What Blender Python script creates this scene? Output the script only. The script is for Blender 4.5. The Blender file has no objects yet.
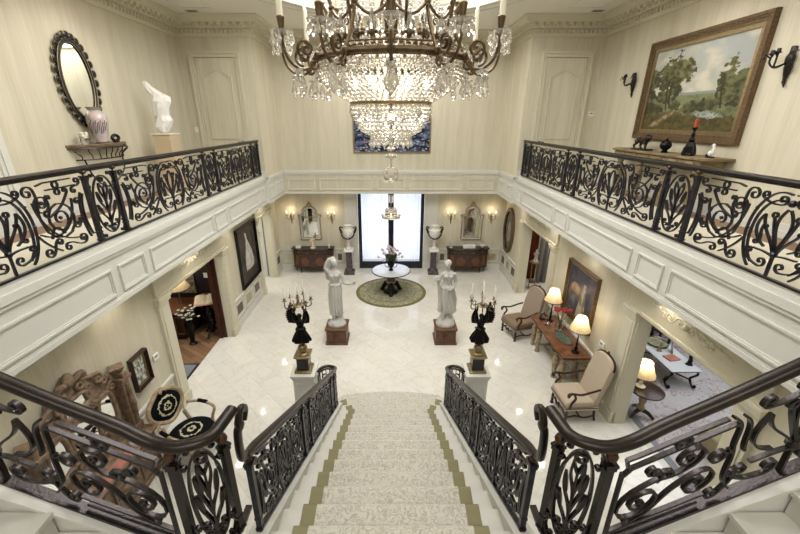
import bpy, math, random
from mathutils import Vector, Matrix, noise
random.seed(7)
PI = math.pi
C = bpy.context.scene.collection
sin, cos = math.sin, math.cos

# ------------------------------------------------------------------ materials
def lin(c):
    return tuple((x/12.92 if x <= .04045 else ((x+.055)/1.055)**2.4) for x in c)
def S(r, g, b): return lin((r/255, g/255, b/255))

def newmat(name):
    m = bpy.data.materials.new(name); m.use_nodes = True
    n = m.node_tree.nodes; l = m.node_tree.links
    return m, n, l, n['Principled BSDF']
def mat(name, c, rough=.5, metal=0, noise_amt=0, nscale=8, bump=0, bscale=40, spec=.5, trans=0, stretch=None, c2=None, coat=0, emit=0, ior=1.45):
    m, n, l, b = newmat(name)
    b.inputs['Base Color'].default_value = (*c, 1)
    b.inputs['Roughness'].default_value = rough
    b.inputs['Metallic'].default_value = metal
    b.inputs['Specular IOR Level'].default_value = spec
    b.inputs['Transmission Weight'].default_value = trans
    b.inputs['Coat Weight'].default_value = coat
    b.inputs['IOR'].default_value = ior
    if emit:
        b.inputs['Emission Color'].default_value = (*c, 1); b.inputs['Emission Strength'].default_value = emit
    if noise_amt or c2 or bump:
        tc = n.new('ShaderNodeTexCoord'); mp = n.new('ShaderNodeMapping')
        l.new(tc.outputs['Object'], mp.inputs[0])
        if stretch: mp.inputs['Scale'].default_value = stretch
        nz = n.new('ShaderNodeTexNoise'); nz.inputs['Scale'].default_value = nscale; nz.inputs['Detail'].default_value = 5
        l.new(mp.outputs[0], nz.inputs[0])
        if noise_amt or c2:
            r = n.new('ShaderNodeValToRGB')
            r.color_ramp.elements[0].position = .3; r.color_ramp.elements[1].position = .7
            d = c2 if c2 else tuple(x*(1-noise_amt) for x in c)
            r.color_ramp.elements[0].color = (*d, 1); r.color_ramp.elements[1].color = (*c, 1)
            l.new(nz.outputs[0], r.inputs[0]); l.new(r.outputs[0], b.inputs['Base Color'])
        if bump:
            nb = n.new('ShaderNodeTexNoise'); nb.inputs['Scale'].default_value = bscale
            l.new(mp.outputs[0], nb.inputs[0])
            bp = n.new('ShaderNodeBump'); bp.inputs['Strength'].default_value = bump; bp.inputs['Distance'].default_value = .01
            l.new(nb.outputs[0], bp.inputs['Height']); l.new(bp.outputs[0], b.inputs['Normal'])
    return m

M = {}
M['paint'] = mat('ivory_paint', S(208,207,198), .45, noise_amt=.03, nscale=3)
M['plaster'] = mat('ceiling_paint', S(228,225,214), .7)
M['carved'] = mat('carved_plaster', S(204,198,176), .5)
def wallpaper():
    m, n, l, b = newmat('striped_wallpaper')
    g = n.new('ShaderNodeNewGeometry'); mp = n.new('ShaderNodeMapping'); mp.inputs['Scale'].default_value = (1, 1, .06)
    l.new(g.outputs['Position'], mp.inputs[0])
    a = n.new('ShaderNodeTexNoise'); a.inputs['Scale'].default_value = 26; a.inputs['Detail'].default_value = 6; a.inputs['Roughness'].default_value = .65
    c = n.new('ShaderNodeTexNoise'); c.inputs['Scale'].default_value = 4.5; c.inputs['Detail'].default_value = 2
    l.new(mp.outputs[0], a.inputs[0]); l.new(mp.outputs[0], c.inputs[0])
    mx = n.new('ShaderNodeMath'); mx.operation = 'ADD'; l.new(a.outputs[0], mx.inputs[0]); l.new(c.outputs[0], mx.inputs[1])
    r = n.new('ShaderNodeValToRGB')
    mm = n.new('ShaderNodeMath'); mm.operation = 'MULTIPLY'; mm.inputs[1].default_value = .5; l.new(mx.outputs[0], mm.inputs[0])
    r.color_ramp.elements[0].position = .36; r.color_ramp.elements[1].position = .64
    r.color_ramp.elements[0].color = (*S(190,183,160), 1); r.color_ramp.elements[1].color = (*S(209,202,181), 1)
    l.new(mm.outputs[0], r.inputs[0]); l.new(r.outputs[0], b.inputs['Base Color'])
    b.inputs['Roughness'].default_value = .5
    return m
M['wallpaper'] = wallpaper()
def marble_floor():
    m, n, l, b = newmat('polished_marble_tiles')
    g = n.new('ShaderNodeNewGeometry'); mp = n.new('ShaderNodeMapping'); mp.inputs['Rotation'].default_value = (0, 0, PI/4)
    l.new(g.outputs['Position'], mp.inputs[0])
    br = n.new('ShaderNodeTexBrick'); br.offset = .5
    br.inputs['Scale'].default_value = 1; br.inputs['Brick Width'].default_value = .9; br.inputs['Row Height'].default_value = .45
    br.inputs['Mortar Size'].default_value = .004; br.inputs['Mortar Smooth'].default_value = .3
    br.inputs['Color1'].default_value = (1, 1, 1, 1); br.inputs['Color2'].default_value = (.93, .93, .92, 1); br.inputs['Mortar'].default_value = (.74, .72, .68, 1)
    l.new(mp.outputs[0], br.inputs[0])
    nz = n.new('ShaderNodeTexNoise'); nz.inputs['Scale'].default_value = 1.3; nz.inputs['Detail'].default_value = 8; nz.inputs['Distortion'].default_value = 2.2
    l.new(g.outputs['Position'], nz.inputs[0])
    r = n.new('ShaderNodeValToRGB'); e = r.color_ramp.elements
    e[0].position = .0; e[0].color = (*S(226,223,212), 1); e[1].position = 1; e[1].color = (*S(220,217,208), 1)
    q = e.new(.475); q.color = (*S(216,213,203), 1); q = e.new(.5); q.color = (*S(208,203,190), 1); q = e.new(.52); q.color = (*S(218,215,206), 1)
    l.new(nz.outputs[0], r.inputs[0])
    mx = n.new('ShaderNodeMixRGB'); mx.blend_type = 'MULTIPLY'; mx.inputs[0].default_value = 1
    l.new(r.outputs[0], mx.inputs[1]); l.new(br.outputs[0], mx.inputs[2]); l.new(mx.outputs[0], b.inputs['Base Color'])
    b.inputs['Roughness'].default_value = .07; b.inputs['Specular IOR Level'].default_value = .65
    return m
M['marble'] = marble_floor()
M['step'] = mat('step_marble', S(200,197,187), .25, noise_amt=.08, nscale=2.5)
def pattern(name, ca, cb, scale, dist, rough=.95, mid=.5, w=.05, ring=None):
    m, n, l, b = newmat(name)
    tc = n.new('ShaderNodeTexCoord')
    nz = n.new('ShaderNodeTexNoise'); nz.inputs['Scale'].default_value = scale; nz.inputs['Detail'].default_value = 1.5; nz.inputs['Distortion'].default_value = dist
    l.new(tc.outputs['Object'], nz.inputs[0])
    r = n.new('ShaderNodeValToRGB'); e = r.color_ramp.elements
    e[0].position = mid-w; e[0].color = (*ca, 1); e[1].position = mid+w; e[1].color = (*ca, 1); q = e.new(mid); q.color = (*cb, 1)
    l.new(nz.outputs[0], r.inputs[0]); l.new(r.outputs[0], b.inputs['Base Color'])
    b.inputs['Roughness'].default_value = rough; b.inputs['Specular IOR Level'].default_value = .1
    return m
M['runner'] = pattern('damask_runner', S(194,190,178), S(158,153,136), 12, 2.6, w=.08)
for q_ in ('runner',):
    M[q_].node_tree.nodes['Principled BSDF'].inputs['Sheen Weight'].default_value = .8
M['runner_edge'] = mat('olive_runner_edge', S(132,126,96), .95, bump=.3, bscale=300, spec=.1)
M['rug_round'] = pattern('olive_rug', S(160,156,132), S(112,110,84), 7, 1.5, w=.1)
M['rug_rim'] = mat('rug_rim', S(112,104,72), .95, spec=.1)
def big_rug():
    m, n, l, b = newmat('faded_floral_rug')
    tc = n.new('ShaderNodeTexCoord')
    v = n.new('ShaderNodeTexVoronoi'); v.inputs['Scale'].default_value = 1.5
    nz = n.new('ShaderNodeTexNoise'); nz.inputs['Scale'].default_value = 9; nz.inputs['Detail'].default_value = 3; nz.inputs['Distortion'].default_value = 1
    l.new(tc.outputs['Object'], v.inputs[0]); l.new(tc.outputs['Object'], nz.inputs[0])
    mm = n.new('ShaderNodeMath'); mm.operation = 'MULTIPLY_ADD'; mm.inputs[1].default_value = 14; l.new(v.outputs['Distance'], mm.inputs[0])
    mn = n.new('ShaderNodeMath'); mn.operation = 'MULTIPLY'; mn.inputs[1].default_value = 12; l.new(nz.outputs[0], mn.inputs[0]); l.new(mn.outputs[0], mm.inputs[2])
    sn = n.new('ShaderNodeMath'); sn.operation = 'SINE'; l.new(mm.outputs[0], sn.inputs[0])
    r = n.new('ShaderNodeValToRGB'); e = r.color_ramp.elements
    e[0].position = .0; e[0].color = (*S(176,174,176), 1); e[1].position = 1; e[1].color = (*S(138,134,142), 1)
    q = e.new(.5); q.color = (*S(196,190,190), 1); q = e.new(.8); q.color = (*S(190,172,166), 1)
    l.new(sn.outputs[0], r.inputs[0]); l.new(r.outputs[0], b.inputs['Base Color']); b.inputs['Roughness'].default_value = .95
    b.inputs['Specular IOR Level'].default_value = .1
    return m
M['big_rug'] = big_rug()
M['iron'] = mat('bronzed_iron', S(52,49,49), .27, .8, c2=S(56,50,48), nscale=14, bump=.15, bscale=60)
M['iron_far'] = mat('dark_blue_iron', S(62,62,72), .29, .75, c2=S(44,41,42), nscale=10)
M['handrail'] = mat('handrail_bronze', S(52,44,38), .3, .6, c2=S(36,32,30), nscale=9, stretch=(1,1,1))
M['copper'] = mat('copper_finial', S(88,64,50), .35, .8, noise_amt=.3)
M['bronze_dark'] = mat('black_bronze', S(26,23,23), .33, .7, bump=.2, bscale=50)
M['gold'] = mat('antique_gold', S(164,146,112), .35, .85, noise_amt=.3, nscale=20)
M['brass'] = mat('chandelier_bronze', S(120,102,80), .32, .85, noise_amt=.5, nscale=18)
M['wood'] = mat('brown_wood', S(122,78,48), .35, c2=S(70,42,26), nscale=5, stretch=(1,6,6))
M['wood_dark'] = mat('dark_wood', S(58,34,24), .32, c2=S(34,20,15), nscale=6, stretch=(1,5,5))
M['mahogany'] = mat('marquetry_mahogany', S(72,42,30), .3, c2=S(40,22,17), nscale=7, coat=.3)
M['inlay'] = mat('marquetry_inlay', S(118,78,52), .3, c2=S(74,42,28), nscale=30)
M['walnut'] = mat('carved_walnut', S(142,120,98), .55, c2=S(92,72,56), nscale=12, bump=.8, bscale=26)
M['plinth_wood'] = mat('plinth_wood', S(112,78,56), .4, c2=S(76,50,36), nscale=9, bump=.2, bscale=40)
M['desk_top'] = mat('burl_desk_top', S(128,86,60), .2, c2=S(84,52,36), nscale=7, coat=.4)
M['beige_leg'] = mat('limed_wood', S(176,158,128), .55, c2=S(130,108,80), nscale=14, bump=.4)
M['console_wood'] = mat('weathered_console_wood', S(150,132,100), .6, c2=S(104,88,62), nscale=6, stretch=(1,1,5), bump=.4)
M['parquet'] = None
M['statue'] = mat('white_statue_marble', S(188,186,180), .5, noise_amt=.12, nscale=6)
M['black_marble'] = mat('black_marble', S(24,24,26), .12, noise_amt=.4)
M['col_marble'] = mat('grey_violet_marble', S(104,90,92), .18, c2=S(52,44,48), nscale=9)
M['inset_dark'] = mat('brown_marble_inset', S(96,82,72), .3, c2=S(60,50,46), nscale=14)
M['inset_tan'] = mat('tan_marble_inset', S(186,174,138), .3, c2=S(150,138,104), nscale=12)
M['white'] = mat('white_glaze', S(232,230,224), .3)
M['porcelain'] = mat('porcelain', S(226,222,214), .2, coat=.4)
M['black'] = mat('black_lacquer', S(20,19,20), .25)
M['navy'] = mat('navy_door_frame', S(26,28,44), .3)
M['mirror_edge'] = mat('bevelled_mirror_border', (.8,.8,.78), .18, .7)
M['mirror'] = mat('mirror_glass', (.86,.88,.87), .02, 1)
M['glass'] = mat('clear_glass', (1,1,1), .02, trans=1, ior=1.45)
M['glass_top'] = mat('pale_glass_top', S(206,210,214), .03, spec=1, coat=1)
M['candle'] = mat('candle_wax', S(238,234,216), .5)
M['red_candle'] = mat('red_candle_wax', S(176,66,50), .5)
M['taupe'] = mat('taupe_upholstery', S(156,140,124), .9, noise_amt=.12, nscale=20, spec=.15)
M['leather'] = mat('taupe_leather', S(132,110,88), .45, noise_amt=.15, nscale=8)
M['fabric'] = mat('beige_upholstery', S(186,170,150), .9, noise_amt=.1, nscale=30, spec=.15)
M['ottoman'] = mat('olive_beige_cloth', S(158,148,118), .95, noise_amt=.15, nscale=20, spec=.1)
M['green'] = mat('foliage', S(72,90,58), .6, noise_amt=.4, nscale=20)
M['red_flower'] = mat('red_petals', S(158,38,34), .6)
M['rose'] = mat('pink_petals', S(178,140,150), .6, c2=S(214,200,190), nscale=20)
M['pale_leaf'] = mat('pale_lilies', S(214,210,190), .6)
M['red_drape'] = mat('russet_drape', S(130,62,42), .8)
M['grey_drape'] = mat('grey_striped_drape', S(158,154,148), .7, c2=S(104,102,104), nscale=14, stretch=(1,1,.02))
M['study_wall'] = mat('dark_panelling', S(38,30,32), .4, c2=S(24,22,30), nscale=3)
M['study_case'] = mat('dark_door_casing', S(78,44,32), .35, c2=S(50,28,22), nscale=5, stretch=(4,4,1))
M['tapestry'] = pattern('tapestry_cloth', S(96,92,78), S(150,140,116), 6, 2, w=.1)
M['page'] = mat('book_pages', S(206,190,158), .8, noise_amt=.1)
M['grey_rug'] = mat('grey_mat', S(118,122,128), .95)
M['marble_red'] = mat('red_marble_top', S(186,130,116), .25, c2=S(150,96,82), nscale=8)
M['green_tray'] = mat('green_marble_tray', S(98,110,92), .25, c2=S(60,72,62), nscale=16)
M['console_stone'] = mat('brown_stone_top', S(126,104,84), .3, c2=S(80,64,54), nscale=20)
M['plinth_beige'] = mat('beige_plinth', S(196,176,146), .5, noise_amt=.06)
M['corridor_carpet'] = mat('corridor_carpet', S(214,208,190), .9)
M['corridor_wood'] = mat('corridor_wood', S(140,106,72), .4, c2=S(104,74,50), nscale=6)
M['vent'] = mat('vent_grey', S(120,118,110), .6)
M['plastic'] = mat('white_plastic', S(226,224,214), .4)
M['plate_blue'] = mat('blue_lit_panel', S(60,110,190), .3, emit=.6)
M['pink_vase'] = mat('painted_porcelain', S(206,176,172), .2, c2=S(150,160,160), nscale=7, coat=.4)
M['lion'] = mat('lion_bronze', S(52,44,38), .35, .6)
def parquet():
    m, n, l, b = newmat('herringbone_parquet')
    g = n.new('ShaderNodeNewGeometry'); mp = n.new('ShaderNodeMapping'); mp.inputs['Rotation'].default_value = (0, 0, .6)
    l.new(g.outputs['Position'], mp.inputs[0])
    br = n.new('ShaderNodeTexBrick'); br.inputs['Scale'].default_value = 1; br.inputs['Brick Width'].default_value = .5; br.inputs['Row Height'].default_value = .12
    br.inputs['Mortar Size'].default_value = .003
    br.inputs['Color1'].default_value = (*S(140,110,82), 1); br.inputs['Color2'].default_value = (*S(112,84,62), 1); br.inputs['Mortar'].default_value = (*S(80,54,36), 1)
    l.new(mp.outputs[0], br.inputs[0]); l.new(br.outputs[0], b.inputs['Base Color']); b.inputs['Roughness'].default_value = .25
    return m
M['parquet'] = parquet()
def shade_mat():
    m, n, l, b = newmat('pleated_silk_shade')
    b.inputs['Base Color'].default_value = (*S(236,222,186), 1); b.inputs['Roughness'].default_value = .8
    t = n.new('ShaderNodeBsdfTranslucent'); t.inputs[0].default_value = (*S(244,226,186), 1)
    mx = n.new('ShaderNodeMixShader'); mx.inputs[0].default_value = .6
    l.new(b.outputs[0], mx.inputs[1]); l.new(t.outputs[0], mx.inputs[2]); l.new(mx.outputs[0], n['Material Output'].inputs[0])
    return m
M['shade'] = shade_mat()
def sheer_mat():
    m, n, l, b = newmat('sheer_curtain')
    b.inputs['Base Color'].default_value = (.9, .9, .93, 1)
    t = n.new('ShaderNodeBsdfTranslucent'); t.inputs[0].default_value = (.92, .93, 1, 1)
    mx = n.new('ShaderNodeMixShader'); mx.inputs[0].default_value = .8
    l.new(b.outputs[0], mx.inputs[1]); l.new(t.outputs[0], mx.inputs[2]); l.new(mx.outputs[0], n['Material Output'].inputs[0])
    return m
M['sheer'] = sheer_mat()
def crystal_mat():
    m, n, l, b = newmat('cut_crystal')
    b.inputs['Base Color'].default_value = (*S(246,242,232), 1); b.inputs['Roughness'].default_value = .05
    b.inputs['Transmission Weight'].default_value = .75; b.inputs['IOR'].default_value = 1.6; b.inputs['Specular IOR Level'].default_value = .8
    return m
M['crystal'] = crystal_mat()
M['bulb'] = mat('lamp_bulb', (1, .86, .6), .3, emit=8)
M['spot'] = mat('downlight_lens', (1, .95, .85), .3, emit=25)
def embroider():
    m, n, l, b = newmat('embroidered_black_velvet')
    tc = n.new('ShaderNodeTexCoord'); ln = n.new('ShaderNodeVectorMath'); ln.operation = 'LENGTH'
    l.new(tc.outputs['Object'], ln.inputs[0])
    nz = n.new('ShaderNodeTexNoise'); nz.inputs['Scale'].default_value = 26; l.new(tc.outputs['Object'], nz.inputs[0])
    ad = n.new('ShaderNodeMath'); ad.operation = 'MULTIPLY_ADD'; ad.inputs[1].default_value = .07; l.new(nz.outputs[0], ad.inputs[0]); l.new(ln.outputs['Value'], ad.inputs[2])
    r = n.new('ShaderNodeValToRGB'); r.color_ramp.interpolation = 'CONSTANT'; e = r.color_ramp.elements
    k = S(16,16,20); w = S(190,184,152)
    e[0].position = 0; e[0].color = (*w, 1); e[1].position = 1; e[1].color = (*k, 1)
    for p, c in ((.075, k), (.095, w), (.115, k), (.175, w), (.195, k)):
        q = e.new(p); q.color = (*c, 1)
    l.new(ad.outputs[0], r.inputs[0]); l.new(r.outputs[0], b.inputs['Base Color']); b.inputs['Roughness'].default_value = .9
    b.inputs['Specular IOR Level'].default_value = .1
    return m
M['velvet'] = embroider()
def vcol():
    m, n, l, b = newmat('painted_canvas')
    a = n.new('ShaderNodeVertexColor'); a.layer_name = 'paint'
    l.new(a.outputs[0], b.inputs['Base Color']); b.inputs['Roughness'].default_value = .45; b.inputs['Specular IOR Level'].default_value = .2
    return m
M['canvas'] = vcol()

# ------------------------------------------------------------------ mesh builder
class MB:
    FK = 1
    def __init__(s): s.v = []; s.f = []
    def add(s, v, f):
        o = len(s.v); s.v += [tuple(p) for p in v]; s.f += [tuple(i+o for i in q) for q in f]; return s
    def box(s, x0, x1, y0, y1, z0, z1):
        if x0 > x1: x0, x1 = x1, x0
        if y0 > y1: y0, y1 = y1, y0
        v = [(x, y, z) for z in (z0, z1) for y in (y0, y1) for x in (x0, x1)]
        return s.add(v, [(0,2,3,1), (4,5,7,6), (0,1,5,4), (2,6,7,3), (0,4,6,2), (1,3,7,5)])
    def obox(s, c, size, rz=0, rx=0, ry=0):
        R = Matrix.Rotation(rz, 3, 'Z') @ Matrix.Rotation(ry, 3, 'Y') @ Matrix.Rotation(rx, 3, 'X')
        h = Vector(size)/2; c = Vector(c)
        v = [c + R @ Vector((x*h.x, y*h.y, z*h.z)) for z in (-1, 1) for y in (-1, 1) for x in (-1, 1)]
        return s.add(v, [(0,2,3,1), (4,5,7,6), (0,1,5,4), (2,6,7,3), (0,4,6,2), (1,3,7,5)])
    def lathe(s, prof, c=(0,0,0), n=24, sx=1, sy=1, flute=0, fn=12, caps=True):
        v = []; f = []
        for r, z in prof:
            for i in range(n):
                a = 2*PI*i/n; rr = r*(1+flute*cos(fn*a))
                v.append((c[0]+rr*cos(a)*sx, c[1]+rr*sin(a)*sy, c[2]+z))
        m = len(prof)
        for j in range(m-1):
            for i in range(n):
                k = (i+1) % n; f.append((j*n+i, j*n+k, (j+1)*n+k, (j+1)*n+i))
        if caps:
            f.append(tuple(range(n-1, -1, -1))); f.append(tuple((m-1)*n+i for i in range(n)))
        return s.add(v, f)
    def tube(s, pts, r, n=8, sec=None, up=None, closed=False):
        """sweep; sec = list of (a,b) offsets (a along normal, b along up)"""
        P = [Vector(p) for p in pts]; m = len(P)
        rs = r if isinstance(r, (list, tuple)) else [r]*m
        v = []; f = []
        T = []
        for i in range(m):
            a = P[i-1] if (i or closed) else P[0]; b = P[(i+1) % m] if (i < m-1 or closed) else P[-1]
            t = (b-a); t = t.normalized() if t.length > 1e-9 else Vector((0,0,1)); T.append(t)
        if up is None:
            u = T[0].orthogonal().normalized()
        for i in range(m):
            t = T[i]
            if up is not None:
                nn = t.cross(Vector(up)); nn = nn.normalized() if nn.length > 1e-5 else t.orthogonal().normalized(); uu = nn.cross(t)
            else:
                u = (u - t*u.dot(t)); u = u.normalized() if u.length > 1e-6 else t.orthogonal().normalized(); uu = u; nn = t.cross(u)
            if sec:
                k = rs[i]
                for a, b in sec: v.append(P[i] + nn*a*k + uu*b*k)
            else:
                for j in range(n):
                    a = 2*PI*j/n; v.append(P[i] + (nn*cos(a)+uu*sin(a))*rs[i])
        n = len(sec) if sec else n
        for i in range(m if closed else m-1):
            a = i*n; b = ((i+1) % m)*n
            for j in range(n):
                k = (j+1) % n; f.append((a+j, a+k, b+k, b+j))
        if not closed:
            f.append(tuple(range(n-1, -1, -1))); f.append(tuple((m-1)*n+i for i in range(n)))
        return s.add(v, f)
    def ball(s, c, r, n=12, m=8, R=None):
        if not isinstance(r, (tuple, list)): r = (r, r, r)
        v = []; f = []
        for j in range(m+1):
            p = PI*j/m
            for i in range(n):
                a = 2*PI*i/n; q = Vector((r[0]*sin(p)*cos(a), r[1]*sin(p)*sin(a), r[2]*cos(p)))
                if R: q = R @ q
                v.append((c[0]+q[0], c[1]+q[1], c[2]+q[2]))
        for j in range(m):
            for i in range(n):
                k = (i+1) % n; f.append((j*n+i, (j+1)*n+i, (j+1)*n+k, j*n+k))
        return s.add(v, f)
    def prism(s, pts, z0, z1, axis='z'):
        n = len(pts); v = []
        for z in (z0, z1):
            for a, b in pts:
                v.append((a, b, z) if axis == 'z' else ((a, z, b) if axis == 'y' else (z, a, b)))
        f = [(i, (i+1) % n, n+(i+1) % n, n+i) for i in range(n)]
        f.append(tuple(range(n-1, -1, -1))); f.append(tuple(range(n, 2*n)))
        return s.add(v, f)
    def ring(s, outer, inner, y0, y1):
        """frame between two xz outlines of equal count, from y0 to y1"""
        n = len(outer); v = []
        for y in (y0, y1):
            v += [(a, y, b) for a, b in outer]; v += [(a, y, b) for a, b in inner]
        f = []
        for i in range(n):
            k = (i+1) % n
            f += [(i, k, n+k, n+i), (2*n+i, 3*n+i, 3*n+k, 2*n+k), (i, 2*n+i, 2*n+k, k), (n+i, n+k, 3*n+k, 3*n+i)]
        return s.add(v, f)
    def loft(s, secs, n=28, fold=0, fk=11, ph=0):
        """secs: (cx,cy,z,rx,ry[,foldweight])"""
        v = []; f = []
        for q in secs:
            cx, cy, z, rx, ry = q[:5]; w = q[5]*MB.FK if len(q) > 5 else 0
            for i in range(n):
                a = 2*PI*i/n; k = 1+w*(sin(fk*a+ph+z*2)+.5*sin((fk*2-3)*a+z*5))
                v.append((cx+rx*k*cos(a), cy+ry*k*sin(a), z))
        m = len(secs)
        for j in range(m-1):
            for i in range(n):
                k = (i+1) % n; f.append((j*n+i, j*n+k, (j+1)*n+k, (j+1)*n+i))
        f.append(tuple(range(n-1, -1, -1))); f.append(tuple((m-1)*n+i for i in range(n)))
        return s.add(v, f)
    def build(s, name, m, parent=None, loc=None, smooth=35, bevel=0, remesh=0, sm=0, seg=2):
        me = bpy.data.meshes.new(name); me.from_pydata(s.v, [], s.f); me.validate(); me.update()
        import bmesh
        bm = bmesh.new(); bm.from_mesh(me); bmesh.ops.recalc_face_normals(bm, faces=bm.faces); bm.to_mesh(me); bm.free()
        if smooth:
            me.shade_smooth(); me.set_sharp_from_angle(angle=math.radians(smooth))
        if m: me.materials.append(M[m] if isinstance(m, str) else m)
        o = bpy.data.objects.new(name, me); C.objects.link(o)
        if parent: o.parent = parent
        if loc: o.location = loc
        if bevel:
            b = o.modifiers.new('b', 'BEVEL'); b.width = bevel; b.segments = seg; b.limit_method = 'ANGLE'
        if remesh:
            r = o.modifiers.new('r', 'REMESH'); r.mode = 'VOXEL'; r.voxel_size = remesh; r.use_smooth_shade = True
            if sm: q = o.modifiers.new('s', 'SMOOTH'); q.iterations = sm; q.factor = .5
        return o

def thing(name, label, cat, loc=(0,0,0), rz=0, group=None):
    o = bpy.data.objects.new(name, None); C.objects.link(o); o.empty_display_size = .1
    o.location = loc; o.rotation_euler = (0, 0, rz); o['label'] = label; o['category'] = cat
    if group: o['group'] = group
    return o
def tag(o, label, cat, group=None):
    o['label'] = label; o['category'] = cat
    if group: o['group'] = group
    return o
def struct(name, mb, m, **k):
    o = mb.build(name, m, **k); o['kind'] = 'structure'; return o
def dup(o, loc=None, rz=None, label=None, parent=None, sx=None):
    c = o.copy(); C.objects.link(c)
    if parent: c.parent = parent
    if loc is not None: c.location = loc
    if rz is not None: c.rotation_euler = (0, 0, rz)
    if sx is not None: c.scale.x = sx
    if label: c['label'] = label
    for ch in list(o.children): dup(ch, parent=c)
    return c
def lerp(a, b, t): return a+(b-a)*t
def smoothp(pts, n=6, closed=False):
    """Catmull-Rom through points"""
    P = [Vector(p) for p in pts]; m = len(P); out = []
    rng = range(m) if closed else range(m-1)
    for i in rng:
        p1 = P[i]; p2 = P[(i+1) % m]
        p0 = P[i-1] if (closed or i) else p1*2-p2
        p3 = P[(i+2) % m] if (closed or i+2 < m) else p2*2-p1
        for k in range(n):
            t = k/n
            out.append(.5*((2*p1)+(p2-p0)*t+(2*p0-5*p1+4*p2-p3)*t*t+(3*p1-p0-3*p2+p3)*t**3))
    if not closed: out.append(P[-1])
    return out

# ================================================================== SETTING
XF, XW, XL = 3.7, 5.5, 4.15       # gallery edge, gallery wall, ground floor wall
YB, YU, YD = 13.45, 12.85, 11.1   # foyer wall, upper back wall, gallery end wall
ZF, ZS, ZC = 3.75, 2.97, 7.72     # gallery floor, soffit, ceiling
struct('floor', MB().box(-XL-.3, XL+.3, -3, YB+.3, -.1, 0), 'marble', smooth=0)
struct('floor', MB().box(-8.5, -XL-.3, 3.6, 10.4, -.1, 0), 'parquet', smooth=0)
struct('floor', MB().box(XL+.3, 9.5, 1.3, 13.5, -.1, 0), 'step', smooth=0)
struct('floor', MB().box(-8.5, -XL-.3, 10.4, 13.5, -.1, 0), 'marble', smooth=0)

def wall_openings(name, side, ops, m='wallpaper'):
    """ground floor long wall with openings (y0,y1,top)"""
    mb = MB(); y = -3
    a, b = (XL*side, (XL+.2)*side)
    for (y0, y1, t) in sorted(ops):
        mb.box(a, b, y, y0, 0, ZS); mb.box(a, b, y0, y1, t, ZS); y = y1
    mb.box(a, b, y, YB, 0, ZS)
    struct(name, mb, m, smooth=0)
OL = [(6.25, 8.6, 2.35), (11.3, 12.6, 2.45)]
OR = [(3.6, 5.56, 2.32), (9.2, 11.3, 2.35)]
wall_openings('wall_left', -1, OL); wall_openings('wall_right', 1, OR)
for sd, nm in ((-1, 'left'), (1, 'right')):
    struct('wall_%s' % nm, MB().box(sd*XW, sd*(XW+.2), -3, YD+.2, ZF, ZC+.1), 'wallpaper', smooth=0)
    struct('wall_%s' % nm, MB().box(sd*3.6, sd*XW, YD, YD+.2, ZF, ZC+.1), 'wallpaper', smooth=0)
    struct('wall_%s' % nm, MB().box(sd*3.6, sd*3.75, YD+.2, YU+.2, ZF, ZC+.1), 'wallpaper', smooth=0)
    # gallery slab
    mb = MB().box(sd*XF, sd*9.5, -.5, YD+.15, ZS, ZF-.01)
    mb.box(sd*3.6, sd*9.5, YD+.15, YU, ZS, ZF-.01)
    mb.box(sd*2.77, sd*XF, -.5, 1.62, ZS, ZF-.01)
    struct('floor_%s' % nm, mb, 'paint', smooth=0)
    struct('floor_%s' % nm, MB().box(sd*(XF+.0), sd*5.08, 1.62, YD, ZF-.01, ZF+.005), 'corridor_carpet', smooth=0)
    struct('floor_%s' % nm, MB().box(sd*5.08, sd*(XW), -.5, YD, ZF-.01, ZF+.002), 'corridor_wood', smooth=0)
    struct('baseboard_%s_upper' % nm, MB().box(sd*(XW-.02), sd*XW, -.5, YD, ZF, ZF+.2).box(sd*(XW-.035), sd*XW, -.5, YD, ZF, ZF+.1)
           .box(sd*3.6, sd*3.9, YD-.02, YD, ZF, ZF+.2), 'paint', smooth=0)
struct('wall_back', MB().box(-3.6, 3.6, YU, YU+.2, ZS, ZC+.1), 'wallpaper', smooth=0)
struct('floor_back', MB().box(-9.5, 9.5, YU+.02, YB+.3, ZS-.001, ZF-.02), 'paint', smooth=0)
struct('wall_back', MB().box(-XL-.3, -1.22, YB, YB+.3, 0, ZS).box(1.22, XL+.3, YB, YB+.3, 0, ZS), 'wallpaper', smooth=0)
struct('wall_rear', MB().box(-9.5, 9.5, -3.2, -3, 0, ZC+.1), 'wallpaper', smooth=0)
struct('floor_rear', MB().box(-9.5, 9.5, -3, -.5, ZS, ZF-.01), 'paint', smooth=0)
# study and sitting room shells
struct('wall_back', MB().box(-8.5, -XL-.3, 9.3, 9.45, 0, ZS), 'study_wall', smooth=0)
struct('wall_left', MB().box(-8.7, -8.5, 3.4, 13.6, 0, ZS).box(-8.5, -XL-.3, 3.4, 3.6, 0, ZS), 'study_wall', smooth=0)
struct('wall_left', MB().box(-8.5, -XL-.3, 12.66, 12.8, 0, ZS).box(-8.5, -XL-.3, 9.5, 9.6, 0, ZS), 'paint', smooth=0)
struct('wall_right', MB().box(9.3, 9.5, 1.3, 13.6, 0, ZS).box(XL+.3, 9.3, 1.3, 1.5, 0, ZS).box(XL+.3, 9.3, 13.4, 13.6, 0, ZS).box(XL+.3, 9.3, 8.9, 9.0, 0, ZS), 'wallpaper', smooth=0)

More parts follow.
